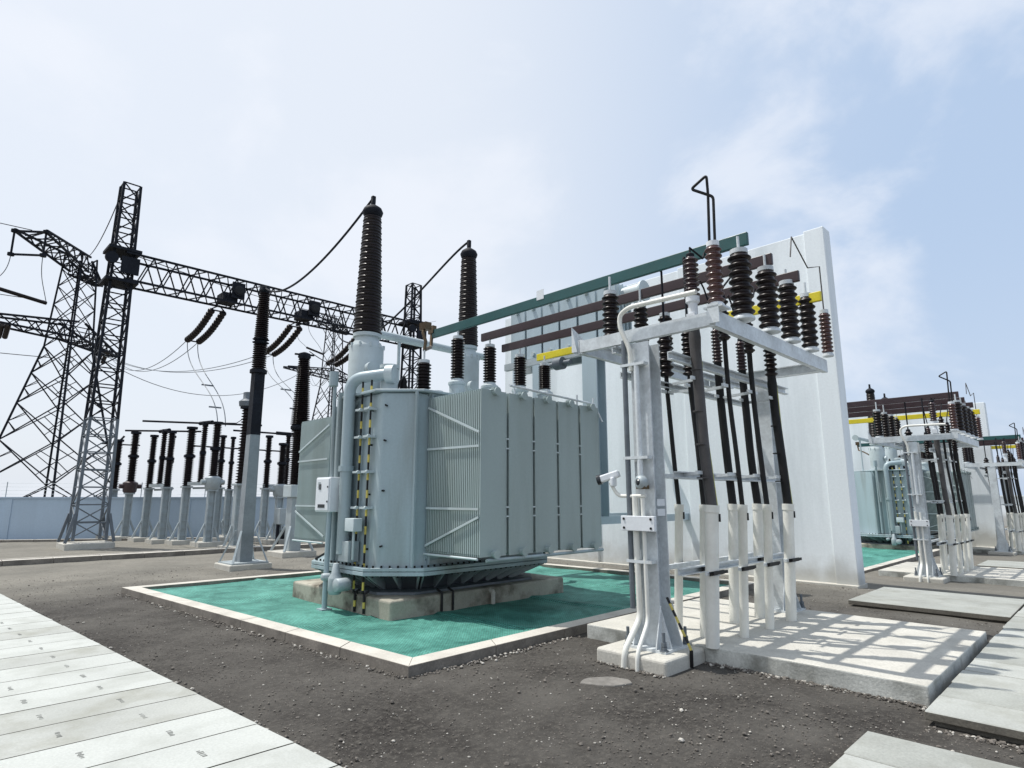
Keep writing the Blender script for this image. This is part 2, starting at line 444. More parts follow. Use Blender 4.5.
obj('path', mb, origin=(0, 0, 0), kind='structure', bevel=.006, bseg=1)

# road kerbs far left
def kerb(a, b, w, h, name='kerb', zb=-.05):
    mb = MB('kerb'); a = Vector(a); b = Vector(b); d = (b-a).normalized(); n = V(-d.y, d.x, 0)*w/2
    L_ = (b-a).length; k = max(1, int(L_/1.0))
    for i in range(k):
        p = a+d*(L_*i/k+.004); q = a+d*(L_*(i+1)/k-.004)
        poly = [(p-n)[:2], (q-n)[:2], (q+n)[:2], (p+n)[:2]]
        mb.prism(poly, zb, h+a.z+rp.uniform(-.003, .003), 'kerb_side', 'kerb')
    return obj(name, mb, origin=(0, 0, 0), kind='structure', bevel=.008, bseg=1)
kerb((-8, 19.6, 0), (16, 19.1, 0), .30, .12)
kerb((-8, 20.9, 0), (16, 20.4, 0), .12, .05)
# kerb round the oil pit
PADP = [V(2.93, 12.4, 0), V(3.5, 4.83, 0), V(11.3, 4.95, 0), V(10.85, 12.2, 0)]
PW = .23
def inset(P, w):
    out = []; n = len(P)
    for i in range(n):
        a = P[i-1]; b = P[i]; c = P[(i+1) % n]
        d1 = (b-a).normalized(); d2 = (c-b).normalized(); n1 = V(-d1.y, d1.x, 0); n2 = V(-d2.y, d2.x, 0)
        # move both edges inward and intersect
        p = b+n1*w; q = b+n2*w; cr = d1.x*d2.y-d1.y*d2.x
        t = ((q-p).x*d2.y-(q-p).y*d2.x)/cr; out.append(p+d1*t)
    return out
INN = inset(PADP, PW)
def pit_kerb(P, I, z, name='kerb'):
    mb = MB('kerb')
    for i in range(4):
        a, b, ai, bi = P[i], P[(i+1) % 4], I[i], I[(i+1) % 4]
        k = max(2, int((b-a).length/1.0))
        for j in range(k):
            t0 = j/k+(.0004 if j else 0); t1 = (j+1)/k-(.0004 if j < k-1 else 0)
            poly = [a.lerp(b, t0)[:2], a.lerp(b, t1)[:2], ai.lerp(bi, t1)[:2], ai.lerp(bi, t0)[:2]]
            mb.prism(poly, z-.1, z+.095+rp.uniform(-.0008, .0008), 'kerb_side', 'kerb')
    return obj(name, mb, origin=(0, 0, 0), kind='structure', bevel=.004, bseg=1)
pit_kerb(PADP, INN, 0)

# green netting, several overlapping sheets
def netting(I, z, label):
    mb = MB('green_netting'); rn = random.Random(11)
    a, b, c, d = I
    nu, nv = 110, 110
    def P(u, v):
        p = a.lerp(b, u).lerp(d.lerp(c, u), v)
        # overlapping strips: a little step every 1.9 m and along seams
        s = (v*7.4) % 1.9; h = .03*max(0, 1-s/.3)
        s2 = (u*7.2+.4) % 2.6; h += .024*max(0, 1-s2/.22)
        h += .007*math.sin(u*23+v*9)+.006*math.sin(v*31-u*13)
        return (p.x, p.y, z+.035+h)
    vs = [P(i/nu, j/nv) for j in range(nv+1) for i in range(nu+1)]
    mb.add(vs, [(j*(nu+1)+i, j*(nu+1)+i+1, (j+1)*(nu+1)+i+1, (j+1)*(nu+1)+i) for j in range(nv) for i in range(nu)], None, True)
    return obj('netting_mat', mb, label=label, cat='mat')
netting(inset(INN, -.03), 0, 'green netting mat covering the pit around the nearest transformer')

# second bay pit
P2 = [V(15.2, 12.5, 0), V(15.2, 5.1, 0), V(31.7, 5.1, 0), V(31.7, 12.5, 0)]
I2 = inset(P2, PW); pit_kerb(P2, I2, -.36)
netting(inset(I2, -.03), -.37, 'green netting mat seen in the gap beyond the tall white firewall')

# ------------------------------------------------------------------ firewalls
def firewall(x0, x1, y0, y1, z0, z1, label, pil=(), loc=None):
    t = thing('firewall', (x1, y0, z0), label, 'wall', 'white concrete firewalls')
    mb = MB('wall_paint'); mb.box(x0, x1, y0, y1, z0-.2, z1)
    obj('wall_panel', mb, t, bevel=.015)
    for a, b in pil:
        mb = MB('wall_paint'); mb.box(x0-.06, x1+.04, a, b, z0-.2, z1+.03)
        obj('pilaster', mb, t, bevel=.015)
    mb = MB('concrete'); mb.box(x0-.16, x1+.12, y0-.05, y1+.1, z0-.3, z0+.05); obj('footing', mb, t, bevel=.01)
    return t
firewall(13.0, 13.3, 3.80, 13.2, -.06, 7.16, 'tall white rendered firewall standing right behind the nearest transformer', [(3.76, 4.16), (6.8, 7.15), (9.8, 10.15), (12.9, 13.25)])
firewall(32.0, 32.3, 3.8, 13.2, -.5, 5.55, 'smaller pale firewall far away near the right edge of the picture', [(3.76, 4.7), (7.6, 8.0)])

# perimeter wall
t = thing('perimeter_wall', (3, 29, 0), 'pale blue rendered boundary wall behind the far left yard', 'wall')
a = V(-12, 39.9, 0); b = V(3.0, 30.9, 0); c = V(9.4, 26.6, 0); d_ = V(26, 20.5, 0)
def wallseg(p, q, h):
    d = (q-p).normalized(); n = V(-d.y, d.x, 0)*.1
    mb = MB('blue_wall'); mb.prism([(p-n)[:2], (q-n)[:2], (q+n)[:2], (p+n)[:2]], -.6, h); obj('wall_panel', mb, t)
    n2 = n*1.5
    mb = MB('blue_wall'); mb.prism([(p-n2)[:2], (q-n2)[:2], (q+n2)[:2], (p+n2)[:2]], h, h+.06); obj('coping', mb, t)
    k = int((q-p).length/3.2)
    for i in range(k+1):
        pp = p+d*(i*3.2+.2); u = d*.12; w = n*1.25
        mb = MB('blue_wall'); mb.prism([(pp-u-w)[:2], (pp+u-w)[:2], (pp+u+w)[:2], (pp-u+w)[:2]], -.5, h-.01); obj('pilaster', mb, t)
def fence_top(p, q, h):
    d = (q-p); L_ = d.length; d = d/L_; k = int(L_/2.4)
    for i in range(k+1):
        pp = p+d*(i*2.4); mb = MB('grey_steel'); mb.cyl(pp+V(0, 0, h), pp+V(0, 0, h+.62), .016, n=6); obj('fence_post', mb, t)
    for j in range(4):
        mb = MB('grey_steel'); mb.cyl(p+V(0, 0, h+.15+j*.14), q+V(0, 0, h+.15+j*.14), .005, n=4); obj('fence_wire', mb, t)
fence_top(a, b, 1.6); fence_top(b, c, 1.6); fence_top(c, d_, 1.6)
wallseg(a, b, 1.58); wallseg(b, c, 1.58); wallseg(c, d_, 1.6)
kerb((-12, 38.6, 0), (3.0, 29.6, 0), .2, .08); kerb((3.0, 29.6, 0), (9.0, 25.6, 0), .2, .08); kerb((9.0, 25.6, 0), (26, 19.4, 0), .2, .08)
t = thing('perimeter_wall', (60, 10, -.5), 'distant low boundary wall beyond the bays at the right edge', 'wall')
mb = MB('wall_paint'); mb.box(60, 60.3, -60, 40, -.8, 1.7); obj('wall_panel', mb, t)
mb = MB('wall_paint'); mb.box(59.9, 60.4, -60, 40, 1.7, 1.8); obj('coping', mb, t)
for i in range(16):
    mb = MB('wall_paint'); mb.box(59.85, 60, -40+i*5, -39.6+i*5, -.7, 1.69); obj('pilaster', mb, t)

# ------------------------------------------------------------------ transformer
def support_insulator(t, x, y, z0, z1, r=.085, n=8, m='porcelain', name='support_insulator', seg=18, pin=.12, pinm='galvanised', cap=True):
    mb = MB(m); mb.lathe((x, y, 0), sheds(z0+.05, z1-.05, r*.74, r, n), seg)
    o = obj(name, mb, t)
    mb = MB(pinm); mb.lathe((x, y, 0), [(r*.95, z0), (r*.95, z0+.025), (r*.7, z0+.055)], seg)
    mb.lathe((x, y, 0), [(r*.6, z1-.055), (r*.75, z1-.05), (r*.75, z1), (r*.3, z1+.005)], seg)
    if pin: mb.cyl((x, y, z1), (x, y, z1+pin), .016, n=8)
    obj('insulator_fitting', mb, o)
    return o

def transformer(off, label, full=True):
    ox, oy, oz = off
    t = thing('power_transformer', (0, 0, 0), label, 'transformer', 'power transformers')
    # tank
    x0, x1, y0, y1 = 4.75, 8.1, 7.02, 9.7; zb, zt = .62, 3.10
    def oct_(e=0, c=.36, k=3.):
        return [(x0+c, y0-e), (x1-c, y0-e), (x1+e, y0+c), (x1+e, y1-c), (x1-c, y1+e), (x0+c*k*.7, y1+e), (x0-e, y1-c*k), (x0-e, y0+c)]
    mb = MB('paint_tank'); mb.prism(oct_(), zb, zt)
    tank = obj('tank', mb, t, bevel=.03, bseg=3)
    mb = MB('paint_tank')
    mb.prism(oct_(.16, .42, 1.9), zb, zb+.045); mb.prism(oct_(.16, .42, 1.9), zb-.06, zb-.008)
    obj('flange', mb, tank, bevel=.004, bseg=1)
    # flange bolts
    mb = MB('black'); P = oct_(.09, .39, 2.0)
    for i in range(8):
        a = Vector((*P[i], 0)); b = Vector((*P[(i+1) % 8], 0)); k = max(2, int((b-a).length/.105))
        for j in range(k):
            p = a.lerp(b, (j+.5)/k); mb.cyl((p.x, p.y, zb-.085), (p.x, p.y, zb+.075), .014, n=6)
    obj('flange_bolt', mb, tank)
    # lower skirt with tapering ribs
    mb = MB('mid_steel'); S = oct_(-.12, .5); n = 8
    lo = [(x, y, .28) for x, y in oct_(-.45, .8, 1.5)]; hi = [(x, y, zb-.06) for x, y in oct_(-.3, .6, 1.7)]
    mb.add(lo+hi, [(i, (i+1) % 8, 8+(i+1) % 8, 8+i) for i in range(8)])
    for i in range(8):
        a = Vector((*oct_(.13, .41, 1.9)[i], 0)); b = Vector((*oct_(.13, .41, 1.9)[(i+1) % 8], 0)); k = max(1, int((b-a).length/.36))
        la = Vector((*oct_(-.38, .74, 1.5)[i], 0)); lb = Vector((*oct_(-.38, .74, 1.5)[(i+1) % 8], 0))
        dd = (b-a).normalized()*.012
        for j in range(k+1):
            p = a.lerp(b, (j+.1)/(k+.2)); q = la.lerp(lb, (j+.1)/(k+.2))
            top = Vector((p.x, p.y, zb-.065)); bot = Vector((q.x, q.y, .29)); tin = Vector((q.x, q.y, zb-.065))
            vs = [top-dd, tin-dd, bot-dd, top+dd, tin+dd, bot+dd]
            mb.add(vs, [(0, 1, 2), (5, 4, 3), (0, 2, 5, 3), (0, 3, 4, 1)], 'grey_steel')
    mb.prism(oct_(-.12, .5, 1.7), .282, .315, 'mid_steel')
    obj('base_skirt', mb, t)
    # cover plate on top
    mb = MB('paint_tank'); mb.prism(oct_(.10, .40), zt, zt+.04)
    obj('cover', mb, t, bevel=.008, bseg=1)
    # stiffener seams on the tank face
    mb = MB('paint_tank')
    mb.bar((x0+.33, y0-.015, zb+.05), (x0+.33, y0-.015, zt), .05, .03); mb.bar((x0+.6, y0-.02, zb+.05), (x0+.6, y0-.02, zt), .04, .03)
    for yy in (8.12, 8.5): mb.box(x0-.05, x0+.01, yy, yy+.08, zb+.05, zt)
    obj('stiffener', mb, tank)
    mb = MB('black')
    for zz in (.95, 1.7, 2.4, 2.9):
        mb.cyl((x0+.05, 7.33, zz), (x0-.01, 7.28, zz), .014, n=8); mb.cyl((x0-.03, 7.6, zz-.05), (x0, 7.6, zz-.05), .014, n=8)
    obj('lug', mb, tank)
    # radiators, two banks of five
    def radiator(xa, ya, yb, s, braces):
        w = .46; nf = 30; zl, zh = .86, 3.03
        r = None
        mb = MB('paint_radiator')
        for k in range(nf):
            yy = ya+(yb-ya)*k/(nf-1)
            edge = (k == nf-1)
            mb.box(xa, xa+w, yy-.0085, yy+.0085, zl, zh)
            if k % 1 == 0:
                mb.box(xa-.006, xa+.010, yy-.0105, yy+.0105, zl+.03, zh-.03)
                mb.box(xa+w-.010, xa+w+.006, yy-.0105, yy+.0105, zl+.03, zh-.03)
        mb.box(xa+.035, xa+w-.035, min(ya, yb)+.02, max(ya, yb)-.02, zl+.12, zh-.05, 'dark_silhouette_steel')  # added dark block: paints the black of the shaded gaps between fins
        r = obj('radiator', mb, t)
        mb = MB('paint_radiator')     # headers
        e = .10 if s < 0 else -.10
        for zz in (zl+.03, zh-.02):
            mb.cyl((xa+w/2, ya+e*1.6, zz), (xa+w/2, yb-e*.7, zz), .045, n=14)
            mb.cyl((xa+w/2, yb-e*.7, zz), (xa+w/2, yb-e*.9, zz), .058, n=14)
        mb.box(xa+w/2-.05, xa+w/2+.05, min(yb, yb-e*.6), max(yb, yb-e*.6), zh, zh+.035)
        obj('header_pipe', mb, r)
        return r
    rads = []
    for k in range(5):
        rads.append(radiator(5.30+k*.52, 6.98, 5.88, -1, k == 0))
    for k in range(5):
        rads.append(radiator(5.30+k*.52, 9.86, 10.97, 1, k == 0))
    def straps(x, ya, yb):
        mb = MB('paint_pale')
        for a, b in (((ya, 2.88), (yb, 2.45)), ((ya, 2.28), (yb, 2.27)), ((ya, 1.46), (yb, 1.46)), ((ya, .95), (yb, 1.36))):
            mb.bar((x-.018, a[0], a[1]), (x-.018, b[0], b[1]), .012, .03)
        mb.cyl((x-.03, ya, .84), (x-.03, yb, .84), .016)
        obj('brace', mb, t)
    straps(5.29, 6.98, 5.88); straps(5.29, 9.86, 10.97)
    mb = MB('black')
    for k in range(4):
        xx = 5.30+k*.52+.49
        for zz in (1.35, 1.47, 2.25, 2.38): mb.box(xx-.03, xx+.03, 5.87, 5.885, zz, zz+.02, 'paint_pale')
    obj('tie_plate', mb, t)
    # collecting pipes
    mb = MB('paint_tank')
    for zz in (.80, 3.10):
        for yy in (7.05, 9.75): mb.cyl((5.3, yy, zz-.0), (7.85, yy, zz-.0), .06, n=14)
    mb.cyl((5.4, 5.86, .815), (7.85, 5.86, .815), .022)
    obj('collector_pipe', mb, t)
    # small ladder rail on the radiator tops
    mb = MB('galvanised')
    mb.cyl((5.9, 5.95, 3.16), (7.85, 5.95, 3.10), .018); mb.cyl((7.85, 5.95, 3.10), (7.85, 5.8, 2.8), .012)
    for xx in (6.0, 6.7, 7.4, 7.82): mb.cyl((xx, 5.95, 3.02), (xx, 5.95, 3.2), .014)
    obj('rail', mb, t)
    # high voltage bushings
    for bx, zt2, zc, rb, rt_ in ((5.07, 6.26, 4.22, .235, .155), (7.22, 6.14, 4.40, .20, .15)):
        mb = MB('paint_pale')
        rr = .275 if bx < 6 else .22; zz = zc-.13
        mb.lathe((bx, 8.4, 0), [(rr, zt), (rr, zt+.04), (rr, zz-.12), (rr*.98, zz-.09), (rr*.72, zz), (rr*.70, zz+.06), (rr*.82, zz+.065), (rr*.82, zz+.12)], 28)
        mb.lathe((bx, 8.4, 0), [(rr+.05, zt+.03), (rr+.05, zt+.08)], 28)
        mb.cyl((bx-.1, 8.4-rr, zt+.5), (bx-.1, 8.4-rr-.08, zt+.5), .09, n=16)
        for k in range(10):
            a = k*PI/5; mb.cyl((bx+math.cos(a)*(rr*.98), 8.4+math.sin(a)*(rr*.98), zz-.13), (bx+math.cos(a)*rr*.98, 8.4+math.sin(a)*rr*.98, zz-.06), .02, n=6)
        u = obj('turret', mb, t)
        mb = MB('porcelain'); mb.lathe((bx, 8.4, 0), sheds(zc, zt2, rb*.91, rb, 40, rt_*.90, rt_, alt=.6), 26)
        bu = obj('high_voltage_bushing', mb, t)
        mb = MB('dark_silhouette_steel'); mb.lathe((bx, 8.4, 0), [(rt_*.8, zt2), (rt_*1.0, zt2+.03), (rt_*1.12, zt2+.09), (rt_*.95, zt2+.15), (rt_*.5, zt2+.2), (.04, zt2+.22), (.035, zt2+.32), (.02, zt2+.36)], 20)
        mb.box(bx-.03, bx+.03, 8.37, 8.43, zt2+.25, zt2+.38)
        obj('terminal_cap', mb, bu)
    # low voltage bushings that carry the bars
    for (lx, ly, lt, n) in ((6.3, 7.58, 4.26, 14), (6.9, 7.44, 4.2, 13), (7.5, 7.3, 4.10, 12), (8.06, 7.22, 4.02, 12)):
        o = support_insulator(t, lx, ly, 3.48, lt, .115, n, name='low_voltage_bushing', pin=.14)
        mb = MB('paint_pale'); mb.lathe((lx, ly, 0), [(.13, zt), (.13, 3.42), (.15, 3.43), (.15, 3.47), (.1, 3.5), (.1, 3.53)], 18); obj('mounting_turret', mb, o)
    o = support_insulator(t, 5.72, 7.72, 3.15, 3.78, .12, 10, name='neutral_bushing', pin=.2)
    mb = MB('copper'); mb.tube([(5.72, 7.72, 3.95), (5.74, 7.72, 4.1), (5.70, 7.75, 4.25), (5.78, 7.8, 4.36)], .028); mb.box(5.70, 5.82, 7.68, 7.85, 4.3, 4.42); obj('connector', mb, o)
    for (sx, sy, h) in ((5.35, 8.05, .5), (5.5, 7.95, .42)):
        mb = MB('black'); mb.lathe((sx, sy, 0), [(.06, zt+.04), (.07, zt+.15), (.05, zt+.3), (.06, zt+.32), (.02, zt+h)], 12)
        mb.tube([(sx, sy, zt+h-.03), (sx-.1, sy-.05, zt+h-.1), (sx-.15, sy, zt+.1)], .02)
        obj('small_bushing', mb, t)
    # crossing pipe over the cover with droppers
    mb = MB('paint_pale'); mb.cyl((5.75, 9.3, 4.55), (8.7, 9.3, 4.55), .075, n=16); mb.cyl((5.69, 9.3, 4.55), (5.75, 9.3, 4.55), .12, n=18)
    for xx in (6.3, 8.55): mb.cyl((xx, 9.3, 3.12), (xx, 9.3, 4.55), .03)
    mb.cyl((7.9, 9.28, 4.4), (7.9, 9.28, 3.1), .055, n=12)
    obj('oil_pipe', mb, t)
    # big elbow pipe down the end wall
    mb = MB('paint_tank')
    mb.tube(smooth_round([(4.60, 8.02, .82), (4.60, 8.04, 3.36), (4.95, 7.55, 3.42)], .22, 8), .088, 16)
    mb.tube([(4.60, 8.035, 1.98), (4.60, 8.035, 2.06)], .11, 16)
    obj('oil_pipe', mb, t)
    mb = MB('paint_pale'); mb.cyl((4.95, 7.60, 3.42), (5.02, 7.50, 3.42), .14, n=18)
    mb.lathe((5.05, 7.68, 0), [(.13, zt+.04), (.13, zt+.42), (.15, zt+.43), (.15, zt+.48), (.08, zt+.5)], 18)
    mb.cyl((5.9, 7.6, zt), (5.9, 7.6, zt+.18), .1, n=14); mb.cyl((6.05, 7.3, zt+.05), (6.05, 7.3, zt+.2), .06, n=12)
    obj('valve', mb, t)
    mb = MB('paint_tank')
    mb.tube(smooth_round([(4.67, 8.14, .9), (4.67, 8.14, 2.9), (4.8, 8.0, 3.12)], .12), .035, 10)
    mb.tube([(4.52, 8.3, 1.9), (4.52, 8.35, 3.3)], .03, 8); mb.tube([(4.66, 8.40, .7), (4.66, 8.40, 3.2)], .04, 10)
    mb.tube([(4.66, 8.56, .7), (4.66, 8.56, 3.0)], .025, 10)
    mb.cyl((4.5, 8.36, 3.28), (4.5, 8.36, 3.5), .07, n=14)
    obj('thin_pipe', mb, t)
    # pump and valves near the base
    mb = MB('grey_steel')
    mb.box(4.55, 4.72, 7.78, 8.05, .72, 1.0); mb.lathe((4.50, 8.0, 0), [(.08, .28), (.10, .34), (.10, .5), (.06, .56), (.04, .7)], 14)
    mb.cyl((4.42, 7.85, .42), (4.62, 7.85, .42), .09, n=14); mb.cyl((4.4, 8.2, .5), (4.7, 8.2, .5), .05)
    obj('pump', mb, t, bevel=.006, bseg=1)
    mb = MB('paint_pale'); mb.box(4.52, 4.66, 7.62, 7.86, 1.14, 1.32); mb.cyl((4.6, 7.74, .75), (4.6, 7.74, 1.14), .018)
    obj('terminal_box', mb, t, bevel=.008)
    # yellow and black striped cable conduits
    for (yy, zl) in ((7.84, .30), (7.60, .30)):
        o = None; mb = MB('black'); mb.tube([(4.70, yy, zl), (4.70, yy, 3.3)], .015, 8)
        z = zl+.05
        while z < 3.2:
            mb.cyl((4.70, yy, z), (4.70, yy, z+.11), .017, n=8, m='stripe_yellow'); z += .25
        o = obj('striped_conduit', mb, t)
        mb = MB('paint_pale')
        for zz in (1.45, 1.95, 2.45, 2.85): mb.box(4.60, 4.76, yy-.09, yy+.02, zz, zz+.03); mb.cyl((4.62, yy-.09, zz+.015), (4.62, yy-.12, zz+.015), .025)
        obj('clip', mb, o)
    # nameplate
    t.location = (0, 0, 0)
    return t
T1 = transformer((0, 0, 0), 'large grey-green oil transformer with corrugated radiators and two tall dark bushings')
mb = MB('plinth'); mb.box(4.72, 8.2, 6.95, 9.75, -.05, .28)
PL1 = obj('transformer_plinth', mb, label='stained concrete plinth under the nearest transformer on green netting', cat='plinth', group='transformer plinths', bevel=.035, bseg=3)
# conduits down the plinth
mb = MB('black')
for (x, y, nx_, ny_) in ((4.71, 7.80, -1, 0), (4.71, 7.56, -1, 0), (5.55, 6.94, 0, -1), (5.75, 6.94, 0, -1)):
    mb.tube([(x+nx_*.01, y+ny_*.01, .05), (x+nx_*.01, y+ny_*.01, .3), (x-nx_*.06, y-ny_*.1, .34)], .018, 8)
    mb.cyl((x+nx_*.01, y+ny_*.01, .12), (x+nx_*.01, y+ny_*.01, .15 if ny_ else .2), .019, n=8, m='black' if ny_ else 'stripe_yellow')
obj('earth_strap', mb, label='short black and yellow earth straps running down the transformer plinth', cat='strap')
mb = MB('concrete'); mb.cyl((6.5, 6.9, .05), (6.5, 6.9, .22), .035); mb.cyl((6.5, 6.9, .22), (6.5, 6.98, .24), .035)
obj('drain_pipe', mb, label='short pale drain pipe on the sooty side of the transformer plinth', cat='pipe')
# control box on a post
t = thing('control_box', (4.50, 8.27, .04), 'pale grey control box on a thin post left of the nearest transformer', 'control box')
mb = MB('paint_tank'); mb.cyl((4.50, 8.27, .03), (4.50, 8.27, 1.42), .038, n=14); mb.box(4.42, 4.58, 8.19, 8.35, .03, .06); obj('post', mb, t)
mb = MB('white_paint'); mb.box(4.42, 4.64, 8.14, 8.56, 1.40, 1.90); bx_ = obj('cabinet', mb, t, bevel=.012)
mb = MB('white_paint'); mb.box(4.405, 4.42, 8.16, 8.54, 1.42, 1.88); obj('door', mb, bx_, bevel=.006, bseg=1)
mb = MB('glass_dark'); mb.box(4.400, 4.406, 8.25, 8.45, 1.46, 1.51); mb.box(4.398, 4.408, 8.38, 8.44, 1.72, 1.80)
mb.cyl((4.408, 8.18, 1.76), (4.395, 8.18, 1.76), .014); mb.cyl((4.408, 8.18, 1.55), (4.395, 8.18, 1.55), .014)
mb.box(4.401, 4.407, 8.40, 8.47, 1.74, 1.83, 'grey_steel'); obj('gauge', mb, bx_)

# second transformer, copied with its parts
OFF2 = (22.6, -1.5, -.45)
T2 = dup(T1, OFF2, 'distant grey transformer seen in the gap right of the tall firewall', 'power transformers')
PL2 = dup(PL1, OFF2, 'pale concrete plinth under the distant transformer beyond the firewall', 'transformer plinths')

# ------------------------------------------------------------------ raised cooler bank behind the transformer
t = thing('cooler_bank', (9.8, 8, 0), 'raised bank of flat pale blue cooler panels on steel columns before the firewall', 'cooler')
for k in range(6):
    ya = 6.62+k*.495
    mb = MB('paint_blue')
    for q in range(5): mb.box(9.5+q*.13, 9.5+q*.13+.03, ya, ya+.44, 4.62, 5.83)
    r = obj('cooler_panel', mb, t, bevel=.004, bseg=1)
    mb = MB('paint_pale'); mb.cyl((9.44, ya+.22, 5.75), (10.1, ya+.22, 5.75), .05); mb.cyl((9.44, ya+.22, 4.7), (10.1, ya+.22, 4.7), .05); obj('header_pipe', mb, r)
mb = MB('paint_pale'); mb.cyl((9.85, 6.2, 5.6), (9.85, 6.62, 5.6), .17, n=20); mb.cyl((9.85, 6.16, 5.6), (9.85, 6.2, 5.6), .21, n=20); mb.cyl((9.8, 6.35, 4.5), (9.8, 6.35, 5.5), .04)
obj('end_flange', mb, t)
mb = MB('grey_steel'); mb.box(9.45, 9.55, 6.3, 9.7, 4.45, 4.60); mb.box(10.0, 10.1, 6.3, 9.7, 4.45, 4.60)
obj('support_beam', mb, t)
for (cx_, cy_, w) in ((9.6, 7.27, .36), (9.6, 8.72, .2)):
    mb = MB('paint_blue')
    mb.box(cx_-.15, cx_-.13, cy_-w/2, cy_+w/2, 1.25, 4.44); mb.box(cx_+.13, cx_+.15, cy_-w/2, cy_+w/2, 1.25, 4.44); mb.box(cx_-.13, cx_+.13, cy_-.012, cy_+.012, 1.25, 4.44)
    mb.box(cx_-.2, 13.0, cy_-.06, cy_+.06, 1.1, 1.25)
    obj('column', mb, t)
mb = MB('mid_steel'); mb.cyl((9.4, 7.9, 4.35), (9.4, 8.1, 4.35), .13, n=18); mb.cyl((9.4, 7.7, 4.35), (9.4, 8.5, 4.35), .05); obj('valve', mb, t)

# ------------------------------------------------------------------ bay: slab, frame, bars, cables
BAY = []     # (object, label maker) for things to repeat in the next bays
def reg(o, l2, l3=None): BAY.append((o, l2, l3)); return o

mb = MB('concrete_side'); mb.box(5.92, 8.72, 1.30, 4.68, -.1, .15, top='concrete')
reg(obj('concrete_slab', mb, label='low concrete slab with grid shadows carrying the nearest cable conduits', cat='slab', group='concrete cable slabs', bevel=.012), 'low concrete slab under the second cable frame beyond the firewall', 'low concrete slab under the farthest cable frame at right edge')
mb = MB('concrete'); mb.box(5.17, 5.915, 3.18, 3.98, -.1, .13)
reg(obj('footing_block', mb, label='small concrete footing block under the near frame post by the slab corner', cat='footing', group='frame footing blocks', bevel=.03, bseg=3), 'small footing block under the front post of the second frame', 'small footing block under the farthest frame post')

